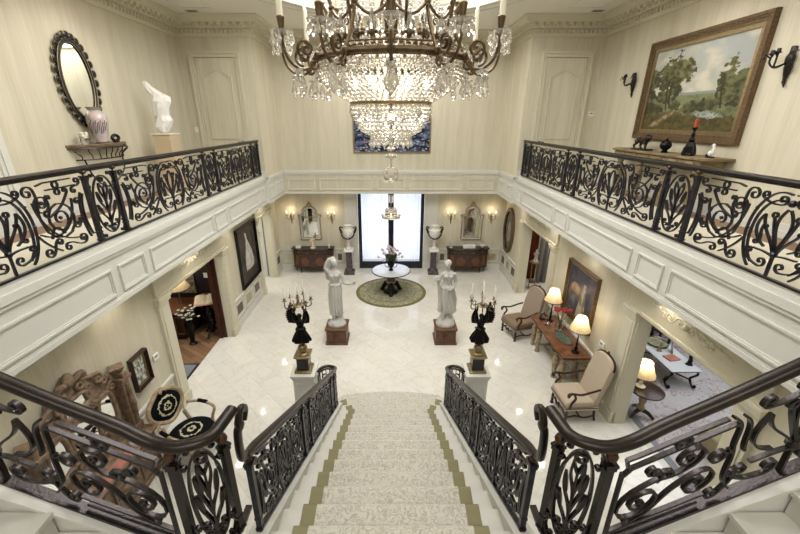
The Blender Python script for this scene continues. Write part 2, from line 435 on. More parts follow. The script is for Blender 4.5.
# ceiling with oval dome
EX, EY, EC = 3.35, 4.7, 6.3
N = 64; v = []; f = []
rectp = []
for i in range(N):
    a = 2*PI*i/N; v.append((EX*cos(a), EC+EY*sin(a), ZC))
for i in range(N):
    a = 2*PI*i/N; dx, dy = EX*cos(a), EY*sin(a)
    k = min(9/abs(dx) if abs(dx) > 1e-6 else 99, (9.0 if dy > 0 else 9.4)/abs(dy) if abs(dy) > 1e-6 else 99)
    v.append((dx*k, EC+dy*k, ZC))
for i in range(N): f.append((i, (i+1) % N, N+(i+1) % N, N+i))
struct('ceiling', MB().add(v, f).box(-9.5, 9.5, -3.2, 13.8, 9.0, 9.1), 'plaster', smooth=0)
mb = MB(); prof = [(1, 0), (1.0, .22), (.97, .3), (.8, .62), (.55, .85), (.25, .97), (.02, 1.0)]
vv = []; ff = []
for r, z in prof:
    for i in range(N):
        a = 2*PI*i/N; vv.append((EX*r*cos(a), EC+EY*r*sin(a), ZC+z))
for j in range(len(prof)-1):
    for i in range(N): ff.append((j*N+i, j*N+(i+1) % N, (j+1)*N+(i+1) % N, (j+1)*N+i))
struct('ceiling', MB().add(vv, ff), 'plaster')
def ell(k, z, n=80): return [((EX+k)*cos(2*PI*i/n), EC+(EY+k)*sin(2*PI*i/n), z) for i in range(n)]
mb = MB()
mb.tube(ell(.02, ZC), 1, sec=[(-.05,-.03), (.05,-.03), (.05,.03), (-.05,.03)], up=(0,0,1), closed=True)
mb.tube(ell(.1, ZC), .035, 8, closed=True); mb.tube(ell(-.02, ZC+.16), .04, 8, closed=True); mb.tube(ell(.45, ZC), .015, 6, closed=True)
struct('trim_1', mb, 'paint')
# ceiling panel beads
mb = MB()
for sd in (-1, 1):
    for y0, y1 in ((8.9, 10.3), (6.2, 8.5)):
        x0, x1 = sd*4.1, sd*4.85
        for a, b, c, d in ((x0, x0, y0, y1), (x1, x1, y0, y1), (x0, x1, y0, y0), (x0, x1, y1, y1)):
            mb.tube([(a, c, ZC), (b, d, ZC)], .014, 6)
struct('trim_2', mb, 'paint')
# crown moulding
def crown(name, path, inward):
    """path of wall corners (x,y), inward = unit offset dirs per corner (mitre)"""
    prof = [(0, -.45), (.03, -.45), (.03, -.40), (.05, -.38), (.05, -.29), (.11, -.27), (.13, -.22), (.13, -.18), (.24, -.16), (.26, -.12), (.28, -.06), (.33, -.03), (.33, 0), (0, 0)]
    v = []; f = []; n = len(prof)
    for (x, y), (ix, iy) in zip(path, inward):
        for a, b in prof: v.append((x+ix*a, y+iy*a, ZC+b))
    for i in range(len(path)-1):
        for j in range(n): f.append((i*n+j, i*n+(j+1) % n, (i+1)*n+(j+1) % n, (i+1)*n+j))
    mb = MB().add(v, f)
    for i in range(len(path)-1):
        p = Vector(path[i]); q = Vector(path[i+1]); L = (q-p).length; t = (q-p)/L
        nn = Vector((-t.y, t.x))
        if nn.dot(Vector(inward[i])) < 0: nn = -nn
        ang = math.atan2(t.y, t.x); pa = Vector(inward[i]).dot(t); pb = Vector(inward[i+1]).dot(t)
        d = .05+pa*.1
        while d < L+pb*.1:
            c = p+t*d+nn*.075; mb.obox((c.x, c.y, ZC-.335), (.05, .06, .08), ang); d += .11
        d = .1+pa*.2
        while d < L+pb*.2:
            c = p+t*d+nn*.18; mb.obox((c.x, c.y, ZC-.19), (.095, .15, .07), ang)
            c = p+t*d+nn*.16; mb.ball((c.x, c.y, ZC-.225), (.045, .045, .035), 8, 5); d += .19
    return struct(name, mb, 'carved')
for i, sd in enumerate((-1, 1)):
    crown('trim_%d' % (3+i), [(sd*XW, -3), (sd*XW, YD), (sd*3.6, YD), (sd*3.6, YU), (0, YU)],
          [(-sd, 0), (-sd, -1), (-sd, -1), (-sd, -1), (0, -1)])

# framed rectangles (raised mouldings) on flat faces
def frame(mb, o, U, V, W, w, h, bw=.045, d=.028):
    """rect of w along U, h along V, from o, protruding along W"""
    o, U, V, W = map(Vector, (o, U, V, W))
    def bar(a0, a1, b0, b1, dd):
        pts = [o+U*a+V*b+W*c for c in (-.004, dd) for b in (b0, b1) for a in (a0, a1)]
        mb.add(pts, [(0,2,3,1), (4,5,7,6), (0,1,5,4), (2,6,7,3), (0,4,6,2), (1,3,7,5)])
    for k, (i, j, dd) in enumerate(((0, bw*.55, d), (bw*.55, bw, d*.5))):
        bar(i, w-i, i, j, dd); bar(i, w-i, h-j, h-i, dd); bar(i, j, j, h-j, dd); bar(w-j, w-i, j, h-j, dd)
mb = MB()
for sd in (-1, 1):
    W = (-sd, 0, 0)
    for y0, y1 in ((-.2, 1.5), (1.6, 2.1), (2.25, 4.62), (4.76, 5.32), (5.48, 7.66), (7.76, 8.37), (8.5, 10.6), (10.7, 11.04)):
        frame(mb, (sd*XF, y0, 3.1), (0,1,0), (0,0,1), W, y1-y0, .37)
    frame(mb, (sd*3.6, 11.25, 3.1), (0,1,0), (0,0,1), W, .5, .37); frame(mb, (sd*3.6, 11.9, 3.1), (0,1,0), (0,0,1), W, .8, .37)
    # cap and lower band
    for x, y0, y1 in ((XF, -.5, YD+.15), (3.6, YD+.15, YU)):
        mb.box(sd*(x-.05), sd*(x+.02), y0, y1, ZF-.09, ZF+.0); mb.box(sd*(x-.03), sd*x, y0, y1, ZF-.14, ZF-.09)
        mb.box(sd*(x-.02), sd*x, y0, y1, ZS, ZS+.06); mb.box(sd*(x-.012), sd*x, y0, y1, ZS+.06, ZS+.08)
    # raised curb under the balcony rail
    mb.box(sd*(XF-.02), sd*(XF+.1), 1.75, YD, ZF-.01, ZF+.05)
for x0, x1 in ((-3.45, -2.55), (-2.4, -.62), (-.47, .47), (.62, 2.4), (2.55, 3.45)):
    frame(mb, (x0, YU, 3.1), (1,0,0), (0,0,1), (0,-1,0), x1-x0, .37)
mb.box(-3.6, 3.6, YU-.05, YU, ZF-.09, ZF); mb.box(-3.6, 3.6, YU-.03, YU, ZF-.14, ZF-.09); mb.box(-3.6, 3.6, YU-.02, YU, ZS, ZS+.06)
struct('trim_5', mb, 'paint', smooth=0)

# scroll relief generator --------------------------------------------------
def spiral(c, r, a, s, turns=1.6, k=.18, n=26):
    """points from the outer end inward; a = angle of outer end, s = turning sense"""
    return [(c[0]+(r*(1-t*(1-k)))*cos(a+s*t*turns*2*PI), c[1]+(r*(1-t*(1-k)))*sin(a+s*t*turns*2*PI)) for t in (i/n for i in range(n+1))]
def link(A, B, k=.5, n=14):
    """A, B: (c,r,a,s,turns); a bar from the heart of A to the heart of B"""
    a = spiral(*A); b = spiral(*B)
    pa, pb = Vector(a[0]), Vector(b[0]); ta = (Vector(a[0])-Vector(a[1])).normalized(); tb = (Vector(b[1])-Vector(b[0])).normalized()
    d = (pb-pa).length*k
    p1, p2 = pa+ta*d, pb-tb*d
    mid = [pa*(1-t)**3+p1*3*t*(1-t)**2+p2*3*t*t*(1-t)+pb*t**3 for t in (i/n for i in range(1, n))]
    return a[::-1]+[tuple(m) for m in mid]+b
def circ(c, r, n=14): return [(c[0]+r*cos(2*PI*i/n), c[1]+r*sin(2*PI*i/n)) for i in range(n+1)]
def bez(*p, n=12):
    p = [Vector(q) for q in p]
    if len(p) == 3: return [tuple(p[0]*(1-t)**2+p[1]*2*t*(1-t)+p[2]*t*t) for t in (i/n for i in range(n+1))]
    return [tuple(p[0]*(1-t)**3+p[1]*3*t*(1-t)**2+p[2]*3*t*t*(1-t)+p[3]*t**3) for t in (i/n for i in range(n+1))]
def relief(mb, o, U, V, L, r=.013):
    """carved scroll applique centred at o"""
    o, U, V = Vector(o), Vector(U), Vector(V)
    def put(pts, rr):
        mb.tube([o+U*a+V*b for a, b in pts], rr, 6)
    for s in (-1, 1):
        put([(s*x, y) for x, y in link(((.1, .0), .07, PI/2, 1, 1.2), ((.1+L*.28, .0), .06, -PI/2, 1, 1.2))], r)
        put([(s*x, y) for x, y in link(((L*.36, .01), .05, PI/2, 1, 1.2), ((L*.55, -.02), .04, -PI/2, 1, 1.2))], r)
        put([(s*x, y) for x, y in bez((L*.5, -.02), (L*.7, .06), (L*.95, -.02))], r*.8)
        for k in range(5):
            x = L*(.12+.17*k); put([(s*x, .0), (s*(x+.04), .07-.01*k), (s*(x+.09), .06-.01*k)], r*.9)
    mb.ball(o, .05, 8, 6)

# ground floor joinery : pilasters, headers, wainscot
mb = MB()
def doorcase(mb, sd, y0, y1, top, w=.3):
    x = XL
    for a, b in ((y0-w, y0), (y1, y1+w)):
        mb.box(sd*(x-.06), sd*(x), a, b, 0, top+.02); mb.box(sd*(x-.085), sd*x, a-.02, b+.02, 0, .22)
        mb.box(sd*(x-.1), sd*x, a-.03, b+.03, top-.1, top-.03); mb.box(sd*(x-.075), sd*x, a+.05, b-.05, .3, top-.2)
        mb.box(sd*(x-.12), sd*x, a-.04, b+.04, top-.03, top+.02)
    for a in (y0, y1):   # lined reveal
        mb.box(sd*(x-.02), sd*(x+.22), *((a, a+.02) if a == y0 else (a-.02, a)), 0, top)
    mb.box(sd*(x-.05), sd*(x+.21), y0+.021, y1-.021, top-.02, top+.019)
    mb.box(sd*(x-.09), sd*x, y0-w, y1+w, top+.02, top+.06); mb.box(sd*(x-.05), sd*x, y0-w, y1+w, top+.06, ZS-.14)
    mb.box(sd*(x-.12), sd*x, y0-w-.03, y1+w+.03, ZS-.14, ZS-.08); mb.box(sd*(x-.17), sd*x, y0-w-.06, y1+w+.06, ZS-.08, ZS)
    relief(mb, (sd*(x-.05), (y0+y1)/2, (top+.06+ZS-.14)/2), (0,1,0), (0,0,1), (y1-y0)*.42)
for a in OL: doorcase(mb, -1, *a, w=.3 if a[0] < 9 else .17)
for a in OR: doorcase(mb, 1, *a)
struct('trim_6', mb, 'carved')
mb = MB()
def wains(mb, sd, y0, y1, panels=()):
    mb.box(sd*(XL-.02), sd*XL, y0, y1, 0, .2); mb.box(sd*(XL-.035), sd*XL, y0, y1, 0, .15)
    mb.box(sd*(XL-.05), sd*XL, y0, y1, .78, .83); mb.box(sd*(XL-.025), sd*XL, y0, y1, .74, .78)
    for a, b in panels: frame(mb, (sd*XL, a, .28), (0,1,0), (0,0,1), (-sd,0,0), b-a, .4)
wains(mb, -1, -3, 5.93, ((2.2, 3.6), (3.75, 5.2), (5.3, 5.8)))
wains(mb, -1, 8.9, 11.13, ((9.0, 9.6), (9.7, 10.3), (10.4, 11.0)))
wains(mb, -1, 12.8, YB, ((12.85, 13.35),))
wains(mb, 1, 5.83, 8.87, ((5.95, 6.9), (7.0, 8.0), (8.1, 8.8)))
wains(mb, 1, -3, 3.27); wains(mb, 1, 11.63, YB, ((11.7, 12.2), (12.3, 12.8), (12.9, 13.35)))
for sd in (-1, 1):
    a, b = sorted((sd*1.7, sd*XL))
    mb.box(a, b, YB-.02, YB, 0, .2); mb.box(a, b, YB-.04, YB, .78, .83); mb.box(a, b, YB-.02, YB, .74, .78)
    frame(mb, (a+.1, YB, .28), (1,0,0), (0,0,1), (0,-1,0), b-a-.2, .4)
    # pilasters beside the doors
    a, b = sorted((sd*1.24, sd*1.68))
    mb.box(a, b, YB-.06, YB, 0, ZS); mb.box(a-.02, b+.02, YB-.09, YB, 0, .25); frame(mb, (a+.07, YB-.06, .35), (1,0,0), (0,0,1), (0,-1,0), b-a-.14, 2.3, .03, .015)
    # narrow cornice under the soffit
    mb.box(sd*XL, sd*(XL-.06), -3, YB, ZS-.05, ZS)
    # vertical wall panels
    for y0, y1 in ((5.9, 6.1),) if sd > 0 else ((5.5, 5.85),):
        pass
mb.box(-XL, XL, YB-.05, YB, ZS-.05, ZS)
struct('baseboard_main', mb, 'paint', smooth=0)
mb = MB()
for sd, ys in ((-1, (9.12, 10.52)), (1, (11.77, 12.97))):
    for y in ys: mb.box(sd*(XL-.012), sd*XL, y, y+.34, .36, .6)
for sd in (-1, 1): mb.box(*sorted((sd*1.85, sd*2.0)), YB-.012, YB, .36, .6)
mb.box(-XL, -XL+.012, 12.95, 13.25, .36, .6)
struct('trim_7', mb, 'inset_dark', smooth=0)
mb = MB()
for sd, ys in ((-1, (9.82,)), (1, (12.37,))):
    for y in ys: mb.box(sd*(XL-.012), sd*XL, y, y+.34, .36, .6)
mb.box(3.65, 3.95, YB-.012, YB, .36, .6)
struct('trim_8', mb, 'inset_tan', smooth=0)

# foyer doors with sheers ---------------------------------------------------
D = thing('glazed_double_door', 'tall navy framed glazed double door at the far end of the foyer', 'door', (0, YB+.1, 0))
D['kind'] = 'structure'; D.name = 'door_1'; del D['label']; del D['category']
mb = MB()
mb.box(-1.2, -1.08, -.05, .05, 0, ZS-.02); mb.box(1.08, 1.2, -.05, .05, 0, ZS-.02); mb.box(-1.2, 1.2, -.05, .05, ZS-.1, ZS-.02)
mb.box(-.1, .1, -.05, .05, 0, ZS-.1); mb.box(-1.08, 1.08, -.04, .04, 0, .27)
mb.build('door_frame', 'navy', D, smooth=0)
for sd in (-1, 1):
    MB().box(*sorted((sd*.1, sd*1.08)), -.008, .008, .27, ZS-.1).build('pane', 'glass', D, smooth=0)
    h = MB(); h.tube([(sd*.07, -.05, 1.0), (sd*.07, -.12, 1.0), (sd*.07, -.12, 1.35), (sd*.07, -.05, 1.35)], .012, 8)
    h.build('door_handle', 'brass', D)
for sd in (-1, 1):
    n = 110; v = []; f = []
    for i in range(n+1):
        x = .1+.98*i/n; y = .025*sin(i*.9)+.012*sin(i*2.3+1)
        v += [(sd*x, y, .3), (sd*x, y*.8, ZS-.1)]
    for i in range(n): f.append((2*i, 2*i+2, 2*i+3, 2*i+1))
    o = MB().add(v, f).build('sheer_curtain', 'sheer', None, (0, YB+.22, 0))
    tag(o, 'white sheer curtain glowing with daylight behind the %s leaf of the navy glazed door' % ('left' if sd < 0 else 'right'), 'curtain', 'sheers behind the foyer door')
struct('floor', MB().box(-6, 6, YB+.3, 25, -.15, -.05), 'step', smooth=0)

# upstairs doors ------------------------------------------------------------
for i, sd in enumerate((-1, 1)):
    d = bpy.data.objects.new('door_%d' % (i+2), None); C.objects.link(d); d['kind'] = 'structure'; d.location = (sd*4.57, YD, ZF)
    mb = MB()
    for s in (-1, 1): mb.box(*sorted((s*.53, s*.66)), -.045, -.002, 0, 3.06); mb.box(*sorted((s*.61, s*.66)), -.075, -.046, 0, 3.14); mb.box(*sorted((s*.53, s*.55)), -.065, -.046, 0, 3.06)
    mb.box(-.66, .66, -.045, -.002, 3.062, 3.2); mb.box(-.66, .66, -.075, -.046, 3.142, 3.2); mb.box(-.55, .55, -.065, -.046, 3.062, 3.09)
    mb.build('door_casing', 'carved', d, smooth=0)
    mb = MB().box(-.52, .52, -.03, -.002, .0, 3.05)
    def arch(w, z0, z1, up):
        pts = [(-w, z0), (w, z0)]
        for k in range(15):
            t = k/14; x = w-2*w*t; pts.append((x, z1+up*max(0, cos((x/w)*PI*.5))**1.5))
        return pts
    o_, i_ = arch(.38, 1.05, 2.62, .16), arch(.35, 1.08, 2.59, .16)
    mb.ring(o_, i_, -.055, -.028); o_, i_ = arch(.38, .22, .85, 0), arch(.35, .25, .82, 0); mb.ring(o_, i_, -.055, -.028)
    mb.build('door_leaf', 'wallpaper', d, smooth=0)
    h = MB(); s = -sd; h.tube([(s*.45, -.03, .98), (s*.45, -.08, .98), (s*.33, -.085, .975)], .012, 8); h.ball((s*.45, -.035, .98), .03)
    h.build('door_handle', 'iron', d)
# door casing at the near end of the left gallery
struct('door_4', MB().box(-XW, -XW+.04, 5.45, 5.62, ZF, 6.9).box(-XW, -XW+.06, 5.5, 5.58, ZF, 6.9).box(-XW, -XW+.04, 3.9, 4.07, ZF, 6.9).box(-XW, -XW+.04, 3.9, 5.62, 6.75, 6.92).box(-XW, -XW+.012, 4.07, 5.45, ZF, 6.75), 'paint', smooth=0)
for sd, nm, yy, xx in ((-1, 'left', 10.6, 4.72), (1, 'right', 11.0, 4.9)):
    t = thing('ceiling_vent', 'small grey slotted vent in the ceiling above the %s gallery door' % nm, 'vent', (sd*xx, min(yy, 10.55), ZC), group='ceiling vents')
    MB().box(-.14, .14, -.09, .09, -.012, 0).build('vent_frame', 'paint', t, smooth=0)
    m2 = MB()
    for k in range(5): m2.box(-.12, .12, -.075+.032*k, -.055+.032*k, -.018, -.01)
    m2.build('slats', 'vent', t, smooth=0)
for p, r, lab in (((5.44, YD, 5.45), 0, 'white thermostat on the wall right of the upstairs right door'),
                  ((-XL, 5.62, 1.42), PI/2, 'small white thermostat on the wall above the black velvet armchair'),
                  ((XL, 6.35, 1.2), -PI/2, 'small white wall plate behind the near end of the writing table')):
    t = thing('thermostat', lab, 'thermostat', p, r)
    MB().box(-.075, .075, -.03, 0, -.06, .06).build('housing', 'plastic', t, smooth=0, bevel=.008)
    MB().box(-.04, .03, -.033, -.028, 0, .035).build('display', 'vent', t, smooth=0)
t = thing('keypad', 'small keypad with a blue screen on the hallway wall beyond the left arch', 'keypad', (-4.62, 12.66, 1.65))
MB().box(-.09, .09, -.03, 0, -.07, .07).build('housing', 'plastic', t, smooth=0, bevel=.006); MB().box(-.07, .07, -.035, -.028, -.04, .05).build('screen', 'plate_blue', t, smooth=0)
t = thing('switch_plate', 'white switch plate on the dark study wall beside the casing', 'switch', (-4.93, 9.3, 1.45))
MB().box(-.06, .06, -.01, 0, -.07, .07).build('plate', 'plastic', t, smooth=0); MB().box(-.015, .015, -.018, -.008, -.03, .03).build('toggle', 'white', t, smooth=0)
t = thing('switch_plate', 'white switch plate on the gallery end wall left of the upstairs left door', 'switch', (-5.36, YD, 5.05))
MB().box(-.05, .05, -.01, 0, -.07, .07).build('plate', 'plastic', t, smooth=0); MB().box(-.012, .012, -.018, -.008, -.03, .03).build('toggle', 'white', t, smooth=0)

# ================================================================== STAIRS
RI, TR, Y1 = 2.75/17, .294, 6.04
def yk(k): return Y1-TR*(k-1)
def arcpts(w, y, bulge, back, n=10):
    return [(-w, back), (w, back)]+[(w-2*w*i/n, y+bulge*(1-((1-2*i/n))**2)) for i in range(n+1)]
ST = thing('staircase', 'white marble staircase descending the hall with two upper side flights', 'staircase', (0, 0, 0))
for k in range(1, 17):
    w = {1: 1.12, 2: 1.06, 3: 1.0}.get(k, .9); bu = {1: .16, 2: .12, 3: .08, 4: .04}.get(k, 0)
    back = yk(k+1)-.02
    mb = MB().prism(arcpts(w, yk(k)-.03, bu, back), 0 if k < 4 else RI*(k-3), RI*k-.03)
    mb.prism(arcpts(w+.0, yk(k), bu, back), RI*k-.03, RI*k); mb.build('step', 'step', ST, smooth=0)
MB().box(-.9, .9, -.5, yk(17)-.03, 0, 2.72).box(-.9, .9, -.5, yk(17), 2.72, 2.75).box(-1.32, -.9, -.5, 1.49, 2.2, 2.75).box(.9, 1.32, -.5, 1.49, 2.2, 2.75).build('landing', 'step', ST, smooth=0)
for sd in (-1, 1):
    for k in range(1, 7):
        x = 1.32+.29*(k-1); z = 2.75+.165*k
        MB().box(sd*(x+.02), sd*(x+.31), -.5, 1.48, 2.3+.15*(k-1), z-.03).box(sd*x, sd*(x+.31), -.5, 1.48, z-.03, z).build('step', 'step', ST, smooth=0)
def zo(sd, a): return -.065*min(1.35, max(0, (a-1.35)/.9)) if sd < 0 else 0
def nose(y): return RI+RI/TR*(Y1-y)
for sd in (-1, 1):
    mb = MB()
    # closed string of the central flight under the rail
    pts = [(5.5, 0), (5.5, nose(5.5)+.03), (1.75, nose(1.75)+.03), (1.6, 2.88), (1.3, 2.88), (1.3, 0)]
    mb.prism(pts, *sorted((sd*.9, sd*1.02)), axis='x')
    m2 = [(5.53, nose(5.53)+.03), (1.75, nose(1.75)+.03), (1.75, nose(1.75)+.055), (5.53, nose(5.53)+.055)]
    mb.prism(m2, *sorted((sd*.885, sd*1.035)), axis='x')
    # curb of the side flight
    pts = [(.9, 2.4), (.9, 2.88), (1.25, 2.88), (2.82, 3.79), (3.7, 3.79), (3.7, 3.0), (2.7, 3.0), (1.3, 2.4)]
    pts = [(.9, 2.4), (.9, 2.88), (1.25, 2.88), (1.35, 2.938), (2.82, 3.79), (3.7, 3.79), (3.7, 3.0), (2.7, 3.0), (1.3, 2.4)]
    mb.prism([(sd*a, b+zo(sd, a)) for a, b in pts], 1.49, 1.6, axis='y')
    pts = [(1.25, 2.86), (2.82, 3.775), (2.82, 3.80), (1.25, 2.885)]
    pts = [(1.25, 2.86), (1.35, 2.918), (2.82, 3.775), (2.82, 3.80), (1.35, 2.943), (1.25, 2.885)]
    mb.prism([(sd*a, b+zo(sd, a)) for a, b in pts], 1.475, 1.62, axis='y')
    mb.build('string_board', 'paint', ST, smooth=0)
# runner carpet
def runner_strip(x0, x1, lift, kk):
    mb = MB(); prof = []
    for k in kk:
        y, z = yk(k), RI*k
        prof += [(y+.012, z-RI+.012), (y+.012, z-.05), (y+.034, z-.034), (y+.040, z-.014), (y+.034, z+.010), (y+.016, z+.026), (y-.008, z+.029), (y-.045, z+.018), (y-.09, z+.008), (y-TR+.012, z+.003)]
    n = len(prof); v = []
    for x in (x0, x1):
        v += [(x, a+lift*.3, b+lift) for a, b in prof]
    return mb.add(v, [(i, i+1, n+i+1, n+i) for i in range(n-1)])
def runner_arc(w, k, bu):
    y, z = yk(k), RI*k; mb = MB(); n = 16; v = []; f = []
    for i in range(n+1):
        x = -w+2*w*i/n; b = bu*(1-(x/(w+.18))**2)
        v += [(x, y+b+.012, z-RI+.012), (x, y+b+.035, z-.03), (x, y+b+.012, z+.022), (x, yk(k+1)-.1, z+.006)]
    for i in range(n):
        for j in range(3): f.append((4*i+j, 4*i+4+j, 4*i+5+j, 4*i+1+j))
    return mb.add(v, f)
R = thing('stair_runner', 'pale damask stair runner with olive edges down the central staircase', 'carpet', (0, 0, 0))
fld = runner_strip(-.62, .62, 0, range(4, 17))
for k, w, bu in ((3, .72, .08), (2, .9, .12), (1, .98, .16)):
    q = runner_arc(w, k, bu); fld.add(q.v, q.f)
fld.box(-.62, .62, -.5, yk(17)+.01, 2.752, 2.764)
fld.build('patterned_field', 'runner', R, smooth=40)
for sd in (-1, 1):
    e = runner_strip(sd*.62, sd*.735, 0, range(4, 17)); q = MB()
    y, z = yk(3), RI*3
    e.tube([(sd*.68, yk(4)+.02, z+.02), (sd*.76, yk(3)-.02, z+.02), (sd*.8, yk(3)+.05, z-.06), (sd*.84, yk(3)+.05, z-RI+.02), (sd*.9, yk(2)+.03, z-RI+.02), (sd*.97, yk(2)+.05, z-RI-.06)], 1,
           sec=[(-.055,-.008), (.055,-.008), (.055,.008), (-.055,.008)], up=(0,0,1))
    e.box(sd*.62, sd*.735, -.5, yk(17)+.012, 2.752, 2.765)
    e.build('olive_border', 'runner_edge', R, smooth=40)

# ================================================================== IRON RAILINGS
class Path:
    def __init__(s, pts):  # (x,y,zbase)
        s.p = [Vector(q) for q in pts]; s.d = [0]
        for a, b in zip(s.p, s.p[1:]): s.d.append(s.d[-1]+(b.xy-a.xy).length)
        s.L = s.d[-1]
    def at(s, t):
        t = min(max(t, -.02), s.L+.02); i = 0
        while i < len(s.d)-2 and s.d[i+1] < t: i += 1
        u = (t-s.d[i])/(s.d[i+1]-s.d[i]); p = s.p[i].lerp(s.p[i+1], u)
        T = (s.p[i+1].xy-s.p[i].xy).normalized()
        return p, T
BARW, BART = .011, .0065     # half depth and half thickness of a scroll bar
def lay(mb, P, pts, s0, z0, zk=1, k=1.0, mir=1, off=0):
    """pts (s,z) in panel coordinates -> flat bar following the path"""
    Q = []
    for a, b in pts:
        p, T = P.at(s0+mir*a); Nn = Vector((-T.y, T.x, 0)); Q.append((Vector((p.x, p.y, p.z+z0+b*zk))+Nn*off, Nn))
    m = len(Q); v = []; f = []
    for i in range(m):
        a = Q[max(i-1, 0)][0]; b = Q[min(i+1, m-1)][0]; t = (b-a)
        if t.length < 1e-8: t = Vector((0,0,1))
        t.normalize(); Nn = Q[i][1]; w = Nn.cross(t).normalized(); e = 1
        for c, d in ((-1, -1), (1, -1), (1, 1), (-1, 1)): v.append(Q[i][0]+Nn*c*BARW*k+w*d*BART*k*e)
    for i in range(m-1):
        for j in range(4): f.append((4*i+j, 4*i+(j+1) % 4, 4*i+4+(j+1) % 4, 4*i+4+j))
    f += [(3, 2, 1, 0), (4*m-4, 4*m-3, 4*m-2, 4*m-1)]
    mb.add(v, f)
def knob(mb, P, s, z, r, n=8):
    p, T = P.at(s); mb.ball((p.x, p.y, p.z+z), r, n, 5)
def SS(A, rA, B, rB, sg=1, tA=1.5, tB=1.4, k=.45):
    """S scroll: spirals at A and B joined across"""
    dx, dy = B[0]-A[0], B[1]-A[1]; d = math.hypot(dx, dy); th = math.atan2(dy, dx); ph = math.acos(min(1, (rA+rB)/d))
    return link((A, rA, th+sg*ph, sg, tA), (B, rB, th+PI+sg*ph, sg, tB), k)
def CC(A, rA, B, rB, sg=1, tA=1.4, tB=1.4, bulge=0):
    """C scroll: both spirals on the same side of the bar"""
    dx, dy = B[0]-A[0], B[1]-A[1]; d = math.hypot(dx, dy); th = math.atan2(dy, dx); ph = math.acos(max(-1, min(1, (rA-rB)/d)))
    a = th+sg*ph; L = link((A, rA, a, sg, tA), (B, rB, a, -sg, tB), .45); n = len(L)
    if bulge:
        ox, oy = cos(th+sg*PI/2)*bulge, sin(th+sg*PI/2)*bulge; i0, i1 = 26, n-27
        L = [(x+ox*(sin(PI*min(1, max(0, (i-i0+6)/(i1-i0+12))))), y+oy*(sin(PI*min(1, max(0, (i-i0+6)/(i1-i0+12)))))) for i, (x, y) in enumerate(L)]
    return L
def sx(L, x): return [(a*x, b) for a, b in L]
def big_motif(hw, style=0):
    B = []; K = []
    # lily palmette at the centre
    def lily(x):
        return [sx(q, x) for q in (bez((0, .0), (.004, .12), (0, .26)), bez((.0, .24), (.03, .40), (.13, .50), (.01, .66)), bez((.015, .22), (.05, .36), (.20, .42), (.21, .58)),
            bez((.21, .58), (.30, .46), (.26, .34), (.12, .27)), bez((.01, .26), (.06, .40), (.10, .50), (.11, .56)), circ((.115, .59), .024),
            CC((.10, .12), .055, (.26, .19), .05, -1, 1.1, 1.1), bez((0, .2), (.10, .24), (.18, .22), (.22, .23)))]
    if style == 0:
        x = hw/1.16
        B += lily(x)
        B += [sx(q, x) for q in (
            SS((.70, .41), .235, (.40, .745), .075, 1, 2.2, 1.3), CC((.86, .70), .035, (.56, .50), .05, 1, 1.2, 1.2), circ((.98, .33), .03), SS((.22, .30), .03, (.17, .46), .025, 1, 1, 1), bez((.36, .30), (.42, .20), (.50, .12), (.60, .06)), CC((.09, .74), .05, (.27, .765), .04, -1, 1.3, 1.1), SS((.52, .61), .05, (.62, .66), .03, -1, 1.1, 1.0), circ((.52, .60), .085),
            bez((.02, .80), (.20, .86), (.36, .66), (.36, .40)), bez((.36, .40), (.36, .22), (.30, .10), (.22, .03)), bez((.06, .74), (.24, .74), (.31, .56), (.31, .38)), bez((.31, .38), (.31, .24), (.27, .14), (.20, .08)),
            bez((.42, .64), (.44, .34), (.62, .16), (.90, .14)), bez((.92, .60), (.90, .34), (.66, .12), (.40, .30)), bez((.52, .22), (.60, .42), (.66, .30), (.70, .24)),
            SS((.93, .12), .065, (.70, .075), .05, 1, 1.4, 1.1), SS((.44, .09), .06, (.60, .16), .045, -1, 1.3, 1.1), CC((.90, .30), .05, (.99, .55), .05, -1, 1.2, 1.2), bez((1.06, .10), (.98, .30), (1.0, .52), (1.07, .64)), bez((1.10, .12), (1.02, .32), (1.04, .52), (1.10, .62)),
            [(.52, .80), (.60, .82), (.98, .82)], [(.62, .74), (1.02, .74)], circ((.76, .78), .035), circ((.76, .70), .03), SS((1.06, .78), .045, (.99, .68), .04, 1, 1.2, 1.0))]
        K += [(.70*x, .42, .022), (.36*x, .4, .02), (.33*x, .62, .014), (.52*x, .61, .014), (.93*x, .12, .014)]
    else:
        x = hw/.95
        B += lily(x*.95)
        B += [sx(q, x) for q in (
            SS((.76, .27), .135, (.56, .50), .085, -1, 1.7, 1.5, .55), SS((.80, .15), .04, (.47, .24), .10, 1, .5, 1.6, .5),
            bez((.70, .40), (.66, .44), (.68, .50), (.74, .50)), SS((.74, .52), .03, (.64, .43), .02, 1, 1.0, .8),
            bez((.90, .70), (.62, .70), (.50, .70), (.42, .69)), [(.36, .62), (.86, .62), (.90, .58)], [(.905, .60), (.90, .02)], [(.90, .70), (.87, .60)],
            bez((.40, .10), (.60, .10), (.80, .10), (.90, .10)), [(.42, .045), (.90, .045)], CC((.36, .08), .04, (.30, .20), .03, 1, 1.2, 1.0),
            bez((.40, .69), (.30, .60), (.36, .50), (.33, .40)), bez((.33, .40), (.31, .28), (.36, .18), (.27, .06)), bez((.34, .66), (.26, .58), (.30, .46), (.27, .36)), circ((.62, .66), .035), circ((.40, .40), .035),
            CC((.09, .70), .045, (.24, .70), .04, -1, 1.3, 1.1))]
        K += [(.76*x, .27, .02), (.56*x, .50, .018), (.62*x, .62, .018), (.34*x, .40, .02), (.47*x, .24, .016)]
    K += [(0, .22, .034), (0, .72, .036)]
    return B, K
